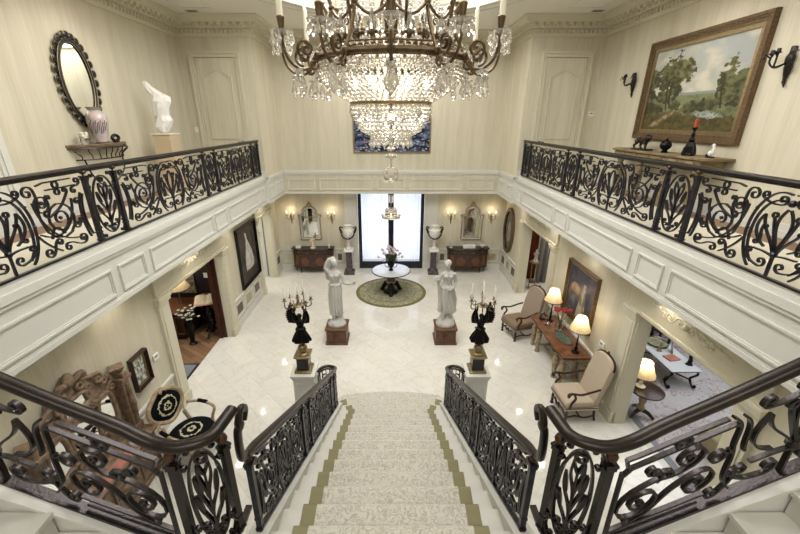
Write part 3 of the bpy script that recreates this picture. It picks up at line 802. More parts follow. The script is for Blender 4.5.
def narrow_motif(w):
    h = w/2-.05; B = []
    B += [[(h*sin(t), .42-.37*cos(t)) for t in (PI*i/20 for i in range(21))]]
    B += [bez((0, .06), (.0, .2), (.0, .35), (.0, .62)), bez((0, .14), (h*.2, .3), (h*.75, .30), (h*.80, .44)), bez((.0, .28), (h*.15, .42), (h*.7, .44), (h*.62, .60)),
          bez((0, .42), (h*.1, .56), (h*.5, .56), (h*.30, .70)), bez((h*.62, .60), (h*.45, .55), (h*.45, .52), (h*.38, .46)), bez((h*.80, .44), (h*.60, .40), (h*.55, .36), (h*.5, .30)),
          SS((h*.5, .18), .03, (h*.28, .13), .02, 1, 1.1, .8), circ((h*.0, .74), .028), bez((h*.30, .70), (h*.2, .66), (h*.12, .64), (0, .62))]
    B += [CC((h*.72, .80), .025, (h*1.05, .68), .02, 1, 1, 1), CC((h*.8, .04), .025, (h*1.05, .16), .02, -1, 1, 1)]
    return B, [(0, .1, .032)]
def panel(P, s0, s1, z0, h, mo, parent, mtl, name, k=1):
    c = (s0+s1)/2; mb = MB(); B, K = mo; zk = h/.86
    for pts in B:
        for mir in (1, -1): lay(mb, P, pts, c, z0, zk, k, mir, off=.003*mir)
    for x, z, r in K:
        for mir in (1, -1) if x else (1,): knob(mb, P, c+mir*x, z0+z*zk, r)
    return mb.build(name, mtl, parent, smooth=30)
def post(P, s, z0, z1, parent, mtl, r=.022, fin='copper'):
    p, T = P.at(s); a = math.atan2(T.y, T.x); mb = MB()
    mb.obox((p.x, p.y, p.z+(z0+z1)/2), (2*r, 2*r, z1-z0), a)
    for zz, k in ((z0+.02, 1.35), (z1-.01, 1.5), (z1-.035, 1.3), (z0+.12, 1.2)): mb.obox((p.x, p.y, p.z+zz), (2*r*k, 2*r*k, .018), a)
    o = mb.build('post', mtl, parent, smooth=0)
    q = MB().lathe([(.006, 0), (.012, .008), (.010, .014), (r*1.35, .028), (r*1.5, .045), (r*1.1, .068), (.006, .08)], (p.x, p.y, p.z+z1), 12)
    q.build('finial', fin, o)
RAILSEC = [(-.036,-.022), (-.040,-.008), (-.036,.008), (-.024,.022), (0,.027), (.024,.022), (.036,.008), (.040,-.008), (.036,-.022), (.02,-.028), (-.02,-.028)]
def handrail(pts, parent, mtl, k=1):
    return MB().tube(pts, k, sec=RAILSEC, up=(0,0,1)).build('handrail', mtl, parent, smooth=50)
def flat(P, s0, s1, z, hw, ht, parent, mtl, name, n=24):
    pts = []
    for i in range(n+1):
        p, T = P.at(lerp(s0, s1, i/n)); pts.append((p.x, p.y, p.z+z))
    return MB().tube(pts, 1, sec=[(-hw,-ht), (hw,-ht), (hw,ht), (-hw,ht)], up=(0,0,1)).build(name, mtl, parent, smooth=0)
# --- balcony rails
for sd, nm in ((-1, 'left'), (1, 'right')):
    X = sd*(XF+.04)
    T0 = thing('balcony_railing', 'long wrought iron scrollwork railing along the %s upstairs gallery' % nm, 'railing', (0, 0, 0))
    P = Path([(X, 1.75, ZF+.05), (X, YD-.0, ZF+.05)]); o = -1.75
    flat(P, 0, P.L, .035, .02, .012, T0, 'iron_far', 'bottom_rail', 2); flat(P, 0, P.L, .925, .022, .012, T0, 'iron_far', 'top_bar', 2)
    handrail([(X, 1.7, ZF+1.01), (X, YD, ZF+1.01)], T0, 'handrail')
    ps = [4.68, 5.2, 7.78, 8.3, 10.55, 11.04, 1.8, 2.3]
    for y in ps: post(P, y+o, .045, .87, T0, 'iron_far', .026)
    for a, b in ((2.33, 4.65), (5.23, 7.75), (8.33, 10.52)):
        panel(P, a+o, b+o, .05, .86, big_motif((b-a)/2, 0), T0, 'iron_far', 'scroll_panel', 1.15)
    for a, b in ((4.68, 5.2), (7.78, 8.3), (10.55, 11.04), (1.8, 2.3)):
        panel(P, a+o, b+o, .05, .86, narrow_motif(b-a), T0, 'iron_far', 'narrow_panel', 1.1)
# --- side flight rails + corner
for sd, nm in ((-1, 'left'), (1, 'right')):
    T0 = thing('stair_railing', 'heavy bronzed iron railing curving round the %s upper flight in the foreground' % nm, 'railing', (0, 0, 0))
    base = [(3.62, 1.62, 3.8), (3.25, 1.6, 3.8), (2.86, 1.59, 3.8), (2.3, 1.575, 3.50), (1.7, 1.545, 3.157), (1.3, 1.525, 2.93), (1.2, 1.515, 2.9), (1.12, 1.515, 2.89), (1.03, 1.53, 2.89), (.975, 1.57, 2.89), (.95, 1.63, 2.89), (.95, 1.78, 2.89)]
    P = Path([(sd*a, b, c+zo(sd, a)) for a, b, c in base]); L = P.L
    top = smoothp([(3.62, 1.62, 4.68), (3.25, 1.6, 4.67), (2.95, 1.59, 4.62), (2.3, 1.57, 4.34), (1.7, 1.535, 4.0), (1.42, 1.515, 3.85), (1.25, 1.49, 3.765), (1.12, 1.47, 3.745), (1.02, 1.49, 3.745), (.955, 1.55, 3.74), (.936, 1.64, 3.742), (.922, 1.745, 3.742)], 6)
    handrail([(sd*a.x, a.y, a.z+zo(sd, a.x)) for a in top], T0, 'handrail', .9)
    sN1 = P.d[7]-.06; sN2 = P.d[10]-.0   # newels
    flat(P, .0, sN1, .0, .03, .014, T0, 'iron', 'bottom_rail', 40)
    flat(P, sN1, L, .0, .02, .012, T0, 'iron', 'corner_bottom_bar', 20)
    flat(P, .35, sN1-.1, .805, .016, .007, T0, 'iron', 'upper_bar', 30)
    post(P, sN1, .0, .69, T0, 'iron', .022); post(P, sN2, .0, .70, T0, 'iron', .020); post(P, .03, 0, .78, T0, 'iron', .03); post(P, .45, 0, .78, T0, 'iron', .025)
    c0, c1 = .47, sN1-.04
    panel(P, c0, c1, .02, .80, big_motif((c1-c0)/2, 1), T0, 'iron', 'scroll_panel', 1.1)
    panel(P, sN1+.02, sN2-.0, .02, .80, narrow_motif(sN2-sN1), T0, 'iron', 'corner_panel', 1.1)
    # --- central flight rail
    T1 = thing('stair_railing', 'wrought iron railing down the %s side of the central staircase' % nm, 'railing', (0, 0, 0))
    X = .955
    yy = [1.86, 3.0, 4.2, 5.42]
    cb = [(sd*X, y, nose(y)+.055) for y in yy]
    arc = [(sd*(X+.15-.15*cos(a)), 5.42+.16*sin(a), nose(5.42)+.055-.06*min(1, a)) for a in (PI*i/8 for i in range(1, 9))]
    P = Path(cb+arc); L = P.L; l0 = 5.42-1.86
    H = .76
    up = [(sd*(X-.03), 1.845+.055*cos(a), 3.595+.055*sin(a)) for a in (-PI*.4, 0, PI*.5, PI, PI*1.25)]
    tp = [(sd*(X-.02), 1.785, 3.54), (sd*(X-.015), 1.775, 3.44), (sd*(X-.01), 1.785, 3.34), (sd*X, 1.82, 3.285), (sd*X, 1.9, 3.235)]
    tp = [tuple(q) for q in smoothp(up+tp, 5)]
    tp += [(sd*X, y, nose(y)+.055+H) for y in (2.0, 3.0, 4.2, 5.3, 5.42)]
    tp += [(a, b, c+H) for a, b, c in arc]
    MB().tube(tp, .62, sec=RAILSEC, up=(sd, 0, 0)).build('handrail', 'handrail', T1, smooth=50) if False else None
    i0 = len(up)*5+15
    MB().tube(tp[:i0+6], [.62+.2*min(1, i/18) for i in range(len(tp[:i0+6]))], sec=[(a*.9, b) for a, b in RAILSEC], up=(sd,0,0)).build('gooseneck', 'handrail', T1, smooth=50)
    handrail(tp[i0+3:], T1, 'handrail', .75)
    flat(P, 0, L, .01, .02, .011, T1, 'iron_far', 'bottom_rail', 40); flat(P, 0, L, H-.055, .016, .007, T1, 'iron_far', 'upper_bar', 40)
    ss = [.03, 1.32, 1.62, 2.98, 3.28]
    for s in ss: post(P, s, .01, H-.1, T1, 'iron_far', .02)
    panel(P, .05, 1.30, .02, H-.08, big_motif(.62, 0), T1, 'iron_far', 'scroll_panel', 1.1)
    panel(P, 1.64, 2.96, .02, H-.08, big_motif(.65, 0), T1, 'iron_far', 'scroll_panel', 1.1)
    for a, b in ((1.32, 1.62), (2.98, 3.28), (3.3, 3.6)): panel(P, a, b, .02, H-.08, narrow_motif(b-a), T1, 'iron_far', 'narrow_panel', 1)
    mb = MB()
    for k in range(7):
        lay(mb, P, circ((0, 0), .045), 3.66+k*.055, .2+.09*(k % 5), 1)
        lay(mb, P, [(0, .02), (0, H-.06)], 3.64+k*.07, 0, 1)
    mb.build('volute_panel', 'iron_far', T1, smooth=0)

exec_parts = []
# ================================================================== PICTURES & MIRRORS
def fbm(x, y, s=1, o=4):
    v = 0; a = .5
    for i in range(o): v += a*noise.noise((x*s, y*s, 3.3+i)); s *= 2; a *= .5
    return v
def mixc(a, b, t):
    t = max(0, min(1, t)); return tuple(x+(y-x)*t for x, y in zip(a, b))
def landscape(u, v):
    n = fbm(u, v, 5); n2 = fbm(u+7, v, 22, 3)
    sky = mixc((156,160,156), (190,182,160), .5+n*2+(.7-v)*.6)
    sky = mixc(sky, (200,198,186), max(0, n*2.2))
    c = sky
    hz = .42+.02*fbm(u, .3, 6)
    if v < hz+.03: c = (132,138,132)
    if v < hz: c = mixc((120,124,92), (74,78,48), (hz-v)*2.2+n2*1.2)
    if v < .22+.3*fbm(u, 0, 9)*.4+n2*.12+(.0 if u < .55 else -.05): c = mixc((66,62,38), (96,84,50), .5+n2*2)
    px = lerp(.12, .47, (v-.04)/.28)
    if .04 < v < .3 and abs(u-px) < .09*(1.1-v*3): c = mixc((160,138,104), c, abs(u-px)/.06+n2*2)
    if ((u-.72)/.13)**2+((v-.19+.03*(u-.7)*5)/.04)**2 < 1+n2*3: c = mixc((160,166,158), (110,118,104), .3+n2*3)
    for cx, cy, rx, ry, col in ((.27, .64, .20, .28, (94,92,58)), (.2, .45, .1, .12, (88,88,56)), (.4, .7, .1, .16, (110,108,70)), (.02, .5, .09, .28, (92,94,64)), (.83, .52, .09, .24, (98,98,62)), (.93, .44, .1, .2, (92,92,60)), (.55, .28, .09, .07, (88,86,50)), (.72, .3, .12, .07, (72,76,48)), (.37, .3, .06, .06, (70,76,46)), (.1, .27, .14, .08, (66,68,42))):
        d = ((u-cx)/rx)**2+((v-cy)/ry)**2+n2*1.6+n
        if d < .8: c = mixc(mixc(col, (150,146,108), .15), (58,58,40), .45-n2*3-(v-cy)/ry*.4)
    for tx, t0, t1 in ((.25, .25, .6), (.29, .27, .6), (.82, .25, .5)):
        if abs(u-tx-.02*sin(v*9)) < .008 and t0 < v < t1: c = (60,48,34)
    return c
def dress(u, v):
    n = fbm(u, v, 9); c = mixc((50,44,40), (84,74,64), .4+n*1.5+v*.3)
    if v < .14: c = mixc((44,38,34), (90,80,70), .3+n)
    w = .035+.20*sin(min(1, max(0, (.78-v)/.6))*PI*.62)**1.3*(1+.25*n); x = u-.5-.06*sin(v*4)
    if .2+.05*n < v < .78 and abs(x) < w: c = mixc((212,208,202), (150,144,140), .35+.5*sin(x*90+v*6)+n)
    if .78 <= v < .88 and abs(x) < .035+.02*abs(v-.83)*10: c = (196,188,180)
    return c
def portrait(u, v):
    n = fbm(u, v, 6); c = mixc((50,50,66), (84,78,84), .5+n*1.5)
    if v < .35: c = mixc(c, (66,58,50), .6)
    if ((u-.28)/.2)**2+((v-.55)/.13)**2 < 1+n: c = mixc((150,124,92), (110,84,60), .5+n*2)
    if .12 < u < .36 and .05 < v < .45: c = mixc((96,100,108), (52,54,62), .5+n*2)
    w = .05+.2*max(0, (.68-v))
    if v < .68 and abs(u-.6) < w: c = mixc((168,158,136), (108,98,84), .4+n*3+.3*sin(u*50))
    if ((u-.61)/.05)**2+((v-.74)/.06)**2 < 1: c = (178,146,124)
    if ((u-.61)/.055)**2+((v-.79)/.04)**2 < 1: c = (70,56,46)
    return c
def abstract(u, v):
    n = fbm(u, v, 9, 5); m = fbm(u+3, v, 30, 2)
    c = mixc((24,28,48), (96,110,140), .4+n*2.5)
    if m > .22: c = (188,190,196)
    if m < -.27: c = (20,22,30)
    if n > .3 and u < .3: c = (150,70,60)
    return c
def small_art(u, v):
    n = fbm(u, v, 7); c = mixc((96,104,92), (196,196,180), .5+n*2.5)
    if fbm(u+5, v, 6) > .15: c = (206,206,196)
    return c
def oval_art(u, v):
    n = fbm(u, v, 6); c = mixc((110,108,92), (74,78,70), .5+n*2)
    if ((u-.5)/.22)**2+((v-.45)/.3)**2 < 1+n: c = mixc((176,168,146), (120,116,104), .5+n*2)
    return c
def canvas(w, h, fn, y, parent, name='canvas', res=150, oval=False):
    nx = int(res*w/max(w, h)); ny = int(res*h/max(w, h)); v = []; f = []; cols = []
    for j in range(ny+1):
        for i in range(nx+1):
            u, t = i/nx, j/ny; x, z = (u-.5)*w, (t-.5)*h
            if oval:
                a, b = u*2-1, t*2-1; x = a*math.sqrt(1-b*b/2)*w/2; z = b*math.sqrt(1-a*a/2)*h/2
            v.append((x, y, z)); cols.append(S(*fn(u, t)))
    for j in range(ny):
        for i in range(nx): a = j*(nx+1)+i; f.append((a, a+1, a+nx+2, a+nx+1))
    me = bpy.data.meshes.new(name); me.from_pydata(v, [], f); me.update()
    at = me.color_attributes.new('paint', 'FLOAT_COLOR', 'POINT')
    flatc = []
    for c in cols: flatc += [max(0, c[0]), max(0, c[1]), max(0, c[2]), 1]
    at.data.foreach_set('color', flatc); me.materials.append(M['canvas'])
    o = bpy.data.objects.new(name, me); C.objects.link(o); o.parent = parent; return o
def rect(w, h): return [(-w/2, -h/2), (w/2, -h/2), (w/2, h/2), (-w/2, h/2)]
def picture(label, cat, loc, rz, w, h, fw, fm, fn, inner='gold', depth=.07, res=150):
    t = thing('framed_picture', label, cat, loc, rz)
    mb = MB().ring(rect(w, h), rect(w-fw*.8, h-fw*.8), -depth, 0); mb.ring(rect(w-fw*.5, h-fw*.5), rect(w-fw*1.3, h-fw*1.3), -depth*.8, -.002); mb.ring(rect(w-fw*.1, h-fw*.1), rect(w-fw*.5, h-fw*.5), -depth-.015, -depth+.01)
    mb.build('picture_frame', fm, t, smooth=0)
    MB().ring(rect(w-fw*1.3, h-fw*1.3), rect(w-fw*2, h-fw*2), -depth*.55, -.002).build('frame_slip', inner, t, smooth=0)
    canvas(w-fw*1.9, h-fw*1.9, fn, -.015, t, res=res); return t
M['frame_gold'] = mat('bronze_gilt_frame', S(120,98,70), .45, .3, c2=S(86,66,46), nscale=30, bump=.6, bscale=60)
picture('large landscape painting of trees and a pond in a wide gilt frame', 'painting', (XW, 7.63, 5.85), -PI/2, 2.74, 1.86, .2, 'frame_gold', landscape, res=330)
picture('framed painting of a white dress on a dark ground, left wall', 'painting', (-XL, 10.33, 1.72), PI/2, 1.45, 1.7, .06, 'black', dress, 'black', res=150)
picture('framed portrait of a standing figure in pale robes above the writing table', 'painting', (XL, 7.47, 1.74), -PI/2, 1.3, 1.28, .1, 'frame_gold', portrait, res=150)
picture('small framed painting between carved hall stand and thermostat', 'painting', (-XL, 5.18, 1.47), PI/2, .4, .6, .07, 'wood_dark', small_art, res=70)
picture('wide dark blue abstract painting behind the great chandelier', 'painting', (.03, YU, 4.85), 0, 2.5, 1.1, .04, 'gold', abstract, 'gold', .04, 220)
def ellp(a, b, n=48): return [(a*cos(2*PI*i/n), b*sin(2*PI*i/n)) for i in range(n)]
t = thing('oval_painting', 'tall oval painting in a gilt frame at the far end of the right wall', 'painting', (XL, 12.78, 1.7), -PI/2)
MB().ring(ellp(.54, .8), ellp(.46, .72), -.07, 0).ring(ellp(.5, .76), ellp(.42, .68), -.085, -.01).build('oval_frame', 'frame_gold', t)
MB().ring(ellp(.42, .68), ellp(.38, .64), -.05, -.01).build('frame_slip', 'black', t)
canvas(.78, 1.3, oval_art, -.02, t, res=70, oval=True)
# lobed oval mirror upstairs left
t = thing('oval_mirror', 'oval mirror with black and gold lobed frame above the upstairs console', 'mirror', (-XW, 7.33, 5.93), PI/2)
MB().prism(ellp(.33, .6), -.03, -.015, axis='y').build('mirror_glass', 'mirror', t)
MB().ring(ellp(.38, .66), ellp(.32, .59), -.05, 0).build('inner_frame', 'black', t)
MB().tube([(x, -.05, z) for x, z in ellp(.325, .595, 48)], .006, 6, closed=True).tube([(x, -.05, z) for x, z in ellp(.385, .665, 48)], .006, 6, closed=True).build('gilt_rim', 'gold', t)
mb = MB(); g = MB()
for i in range(28):
    a = 2*PI*i/28; x, z = .43*cos(a), .70*sin(a); mb.ball((x, -.035, z), (.058, .03, .06), 10, 6)
    g.tube([(x+.06*cos(b), -.045, z+.064*sin(b)) for b in (a-1.5+3.0*k/10 for k in range(11))], .006, 6)
mb.build('lobes', 'black', t); g.build('lobe_rims', 'gold', t)

# ================================================================== FOYER FURNITURE
def vshape(w, h, top):
    """Venetian mirror outline"""
    p = [(-w, 0), (w, 0), (w, h)]
    for q in smoothp([(w*1.05, h, 0), (w*1.1, h+top*.25, 0), (w*.72, h+top*.35, 0), (w*.7, h+top*.65, 0), (w*.35, h+top*.95, 0), (0, h+top, 0)], 4)[1:]: p.append((q.x, q.y))
    m = [(-a, b) for a, b in p[::-1] if abs(a) > 1e-6 and b > 0]
    return p+m[:]
t = thing('wall_mirror', 'arched mirror in a mirrored gilt frame above the left dark commode', 'mirror', (-2.95, YB, 1.17), 0, None)
def sc(p, k, cz): return [(a*k, cz+(b-cz)*(1-(1-k)*.55)) for a, b in p]
o_ = vshape(.38, .82, .44)
MB().ring(o_, sc(o_, .92, .6), -.05, 0).ring(sc(o_, .76, .6), sc(o_, .72, .6), -.045, 0).build('gilt_frame', 'gold', t, smooth=0)
MB().ring(sc(o_, .92, .6), sc(o_, .76, .6), -.032, 0).build('mirrored_border', 'mirror_edge', t, smooth=0)
MB().prism(sc(o_, .73, .6), -.02, -.01, axis='y').build('mirror_glass', 'mirror', t, smooth=0)
mb = MB()
for k in range(-2, 3): mb.ball((k*.035, -.03, 1.29+.05*(2-abs(k))), (.02, .02, .05), 8, 6)
mb.build('crest', 'gold', t); MB().box(-.30, .30, -.05, -.02, .84, .86).build('crossbar', 'gold', t, smooth=0)
dup(t, (2.95, YB, 1.17), label='arched mirror in a mirrored gilt frame above the right dark commode')
# sconces with twin shaded candles
def sconce(loc, rz, label, dark=False, arms=2):
    t = thing('wall_sconce', label, 'sconce', loc, rz)
    m = 'iron' if dark else 'gold'
    MB().tube([(0, -.02, -.22), (.01, -.03, -.1), (0, -.03, .1)], [.012, .035, .02], 8).ball((0, -.03, -.02), (.05, .03, .07)).tube([(0,-.02,-.22),(.03,-.03,-.28)], [.02,.005], 6).build('backplate', m, t)
    for s in ((-1, 1) if arms == 2 else (-1, 0, 1)):
        pts = smoothp([(0, -.03, -.04), (s*.06, -.1-(.06 if s == 0 else 0), -.09), (s*.12, -.12-(.05 if s == 0 else 0), -.04), (s*.12, -.12-(.05 if s == 0 else 0), .03)], 5)
        x, y = pts[-1].x, pts[-1].y
        a = MB().tube(pts, .009, 6).lathe([(.01, 0), (.035, .012), (.02, .02), (.016, .05)], (x, y, .03), 10)
        if dark: a.tube([(x,y,.0),(x*1.4,y-.03,.05),(x*1.2,y-.05,.0)], .008, 5)
        a = a.build('sconce_arm', m, t)
        if not dark:
            MB().lathe([(.011, .08), (.011, .15)], (x, y, 0), 8).build('candle', 'candle', a)
            MB().ball((x, y, .18), (.012, .012, .028), 8, 6).build('bulb', 'bulb', a)
    return t
sconce((-3.62, YB, 2.05), 0, 'lit gilt candle sconce left of the left foyer mirror'); sconce((-2.15, YB, 2.05), 0, 'lit gilt candle sconce between left mirror and left urn')
sconce((2.17, YB, 2.05), 0, 'lit gilt candle sconce between right urn and right mirror'); sconce((3.64, YB, 2.05), 0, 'lit gilt candle sconce right of the right foyer mirror')
sconce((XW, 9.45, 6.15), -PI/2, 'dark iron sconce on the gallery wall left of the landscape painting', True, 3).scale = (1.35, 1.35, 1.35); sconce((XW, 5.85, 6.1), -PI/2, 'dark iron sconce right of the landscape painting above the console', True, 3).scale = (1.35, 1.35, 1.35)
# commodes
t = thing('commode', 'dark bow fronted marquetry commode below the left foyer mirror', 'commode', (-2.87, YB-.05, 0))
def bow(a, d, b, n=16): return [(-a, 0), (-a, -d)]+[(-a+2*a*i/n, -d-b*(1-(-1+2*i/n)**2)) for i in range(1, n)]+[(a, -d), (a, 0)]
MB().prism(bow(.72, .26, .2), .22, .89).build('body', 'mahogany', t, smooth=20)
MB().prism(bow(.78, .28, .22), .89, .93).build('top', 'black_marble', t, smooth=20, bevel=.008)
MB().prism(bow(.735, .27, .205), .74, .76).prism(bow(.74, .27, .21), .215, .24).build('gilt_band', 'wood_dark', t, smooth=20)
def fy(x, a=.72, d=.26, b=.2): return -d-b*(1-(x/a)**2)
for x in (-.38, 0, .38) if False else (-.27, .27):
    p = [(x+.14*cos(q), fy(x+.14*cos(q))-.004, .46+.16*sin(q)) for q in (2*PI*i/24 for i in range(24))]
    v = [(x, fy(x)-.006, .46)]+p
    mb = MB().add(v, [(0, 1+i, 1+(i+1) % 24) for i in range(24)]); mb.tube(p, .008, 5, closed=True); mb.build('medallion', 'inlay', t)
for x in (-.58, .58):
    v = [(x+dx, fy(x+dx)-.004, z) for dx, z in ((-.06, .3), (.06, .3), (.06, .68), (-.06, .68))]; MB().add(v, [(0,1,2,3)]).build('inlaid_panel', 'inlay', t)
for x in (-.5, -.17, .17, .5):
    MB().tube([(x-.04, fy(x)-.01, .82), (x, fy(x)-.03, .80), (x+.04, fy(x)-.01, .82)], .007, 6).build('drawer_pull', 'gold', t)
for x, y in ((-.69, -.05), (.69, -.05), (-.45, fy(-.45)+.05), (.45, fy(.45)+.05)):
    MB().tube([(x, y, .24), (x, y-.01, .12), (x, y-.02, 0)], [.04, .022, .015], 8).build('leg', 'wood_dark', t)
dup(t, (2.83, YB-.05, 0), label='dark bow fronted marquetry commode below the right foyer mirror')
# ornaments on the commodes
def figurine(name, label, loc, mtl, h=.35, rz=0, s=1):
    mb = MB(); w = h*.16
    mb.loft([(0,0,0,w*1.5,w*1.2), (0,0,h*.08,w*1.3,w), (0,0,h*.1,w*.9,w*.8,.08), (w*.2,0,h*.35,w*.8,w*.7,.08), (-w*.1,0,h*.55,w*.6,w*.5), (0,0,h*.72,w*.75,w*.5), (0,0,h*.8,w*.3,w*.3)], 16)
    mb.ball((0, 0, h*.89), (w*.42, w*.45, h*.09)); mb.tube([(w*.7, 0, h*.74), (w*1.4, -w*.4, h*.62), (w*1.1, -w*1.1, h*.75)], [w*.25, w*.2, w*.15], 6); mb.tube([(-w*.7, 0, h*.74), (-w*1.3, -w*.3, h*.58), (-w*.6, -w*.9, h*.5)], [w*.25, w*.2, w*.15], 6)
    o = mb.build(name, mtl, None, loc, remesh=h*.018, sm=2); o.rotation_euler.z = rz; return tag(o, label, 'figurine')
zt = .932
M['pinkfig'] = mat('tinted_porcelain', S(196,160,130), .4, c2=S(226,214,198), nscale=16)
figurine('figurine', 'pink and cream porcelain figurine in the middle of the left commode', (-2.85, YB-.3, zt), 'pinkfig', .45)
figurine('figurine', 'small white figurine on the left end of the right commode', (2.2, YB-.25, zt), 'statue', .3)
t = thing('porcelain_box', 'low white porcelain box on the left end of the left commode', 'box', (-3.38, YB-.3, zt)); MB().box(-.09, .09, -.06, .06, 0, .06).build('body', 'porcelain', t, bevel=.01); MB().box(-.095, .095, -.065, .065, .06, .08).ball((0,0,.09), .012, 8, 5).build('lid', 'porcelain', t, bevel=.005)
t = thing('candle_cup', 'small white candle cup on the right end of the left commode', 'candle', (-2.27, YB-.25, zt)); MB().lathe([(.03, 0), (.012, .02), (.03, .06), (.03, .09)], n=12).build('cup', 'porcelain', t); MB().lathe([(.02, .09), (.02, .13)], n=10).build('candle_stub', 'candle', t)
t = thing('lidded_tureen', 'long white lidded box in the middle of the right commode', 'box', (2.85, YB-.3, zt)); MB().box(-.22, .22, -.09, .09, 0, .09).build('body', 'porcelain', t, bevel=.015); MB().box(-.23, .23, -.1, .1, .09, .12).build('lid', 'porcelain', t, bevel=.012)
t = thing('bowl', 'small white bowl on the right end of the right commode', 'bowl', (3.35, YB-.25, zt)); MB().lathe([(.04, 0), (.05, .01), (.09, .07), (.095, .09), (.085, .09), (.04, .02)], n=20).build('dish', 'porcelain', t); MB().ball((0,0,.1), .03).ball((.05,.0,.09), .025).ball((-.04,.02,.09), .025).build('balls', 'white', t)
# urns on columns
def column_urn(x, side):
    t = thing('marble_column', 'dark marble column carrying the %s white urn beside the navy door' % side, 'column', (x, 13.0, 0))
    MB().box(-.19, .19, -.19, .19, 0, .1).box(-.165, .165, -.165, .165, .1, .14).build('base', 'col_marble', t, bevel=.008)
    MB().lathe([(.15, .14), (.155, .17), (.12, .2), (.115, .22), (.105, .8), (.12, .82), (.115, .85), (.13, .87)], n=20).build('shaft', 'col_marble', t)
    MB().box(-.17, .17, -.17, .17, .87, .95).build('capital', 'white', t, bevel=.01)
    u = thing('urn', '%s white urn with black draped garland handles on a dark marble column' % side, 'urn', (x, 13.0, .952)); u.scale = (1.15, 1.15, 1.25)
    MB().lathe([(.1, 0), (.1, .03), (.06, .05), (.035, .12), (.045, .16), (.03, .2), (.06, .24), (.15, .38), (.175, .5), (.17, .56), (.1, .6), (.09, .66), (.12, .69), (.13, .71), (.1, .72), (.05, .72)], n=28).build('vessel', 'porcelain', u)
    mb = MB()
    for s in (-1, 1):
        mb.tube(smoothp([(s*.17, -.03, .5), (s*.25, -.03, .58), (s*.24, -.02, .66), (s*.16, 0, .62)], 5), .02, 8); mb.ball((s*.22, -.03, .55), (.03, .03, .07))
    mb.tube(smoothp([(-.22, -.05, .52), (-.15, -.15, .4), (0, -.175, .34), (.15, -.15, .4), (.22, -.05, .52)], 6), [.02+.008*sin(i*1.9) for i in range(25)], 8)
    mb.build('garland', 'black', u)
column_urn(-1.53, 'left'); column_urn(1.55, 'right')
# round rug, centre table and flowers
R0 = thing('round_rug', 'round olive patterned rug under the centre table', 'rug', (0, 11.38, 0))
MB().lathe([(1.05, 0), (1.05, .016), (.01, .016)], n=72, caps=False).build('field', 'rug_round', R0)
MB().lathe([(1.15, 0), (1.155, .012), (1.13, .018), (1.05, .0165), (1.05, .002)], n=72, caps=False).tube([(.8*cos(2*PI*i/60), .8*sin(2*PI*i/60), .015) for i in range(60)], .01, 4, closed=True).build('border', 'rug_rim', R0)
t = thing('centre_table', 'round glass topped table with carved dark pedestal on the round rug', 'table', (0, 11.3, .018))
MB().lathe([(.60, .755), (.615, .765), (.615, .778), (.60, .785), (.01, .785)], n=64).build('glass_top', 'glass_top', t)
MB().tube([(.61*cos(2*PI*i/64), .61*sin(2*PI*i/64), .768) for i in range(64)], .016, 8, closed=True).build('metal_rim', 'bronze_dark', t)
MB().lathe([(.05, .34), (.12, .38), (.14, .44), (.1, .5), (.07, .56), (.13, .66), (.17, .72), (.17, .755)], n=24, flute=.05).build('stem', 'col_marble', t)
MB().lathe([(.13, .34), (.15, .36), (.15, .4), (.13, .42)], n=24).build('gilt_collar', 'gold', t)
mb = MB()
for k in range(3):
    a = PI/2+k*2*PI/3+PI; c, s = cos(a), sin(a)
    mb.tube([(c*.06, s*.06, .34), (c*.2, s*.2, .3), (c*.28, s*.28, .16), (c*.34, s*.34, .03)], [.08, .09, .07, .06], 10); mb.ball((c*.34, s*.34, .05), (.075, .075, .05)); mb.ball((c*.24, s*.24, .3), .05)
mb.lathe([(.2, 0), (.25, .02), (.25, .05), (.14, .1), (.1, .3), (.06, .35)], n=18, flute=.06, fn=9)
mb.build('carved_pedestal', 'bronze_dark', t, remesh=.014, sm=1)
t = thing('flower_urn', 'dark handled urn of pink flowers on the round glass table', 'flowers', (0, 11.3, .803))
MB().lathe([(.08, 0), (.08, .02), (.03, .05), (.035, .08), (.1, .16), (.12, .24), (.1, .3), (.12, .33), (.09, .33)], n=24).tube(smoothp([(.1, 0, .28), (.19, 0, .27), (.17, 0, .12), (.06, 0, .1)], 5), .012, 6).tube(smoothp([(-.1, 0, .28), (-.19, 0, .27), (-.17, 0, .12), (-.06, 0, .1)], 5), .012, 6).build('urn_body', 'bronze_dark', t)
fo = MB(); st = MB(); pe = MB()
rnd = random.Random(3)
for i in range(120):
    a = rnd.uniform(0, 2*PI); r = .17*math.sqrt(rnd.random()); z = .34+rnd.uniform(0, .22)*(1-r*2)
    d = Vector((cos(a)*r, sin(a)*r, z)); q = Matrix.Rotation(rnd.uniform(0, 6), 3, 'Z') @ Matrix.Rotation(rnd.uniform(.3, 1.4), 3, 'X')
    v = [d+q @ Vector(p) for p in ((-.0, -.04, 0), (.042, .02, .01), (0, .1, -.006), (-.042, .02, .01), (0, .02, -.01))]
    fo.add(v, [(0, 1, 4), (1, 2, 4), (2, 3, 4), (3, 0, 4)])
for i in range(26):
    a = 2*PI*i/26+rnd.uniform(-.1, .1); r = rnd.uniform(.16, .48) if i % 2 else rnd.uniform(.05, .3); z = rnd.uniform(.55, .85)-r*.2
    p = smoothp([(0, 0, .32), (cos(a)*r*.35, sin(a)*r*.35, z*.75), (cos(a)*r, sin(a)*r, z)], 4); st.tube(p, .006, 5)
    c = p[-1]; pe.ball(c, (.036, .036, .045), 8, 6); pe.ball((c.x+.02, c.y, c.z-.015), (.03, .03, .024), 8, 5)
fo.build('foliage', 'green', t, smooth=0); st.build('stems', 'green', t); pe.build('blossoms', 'rose', t)
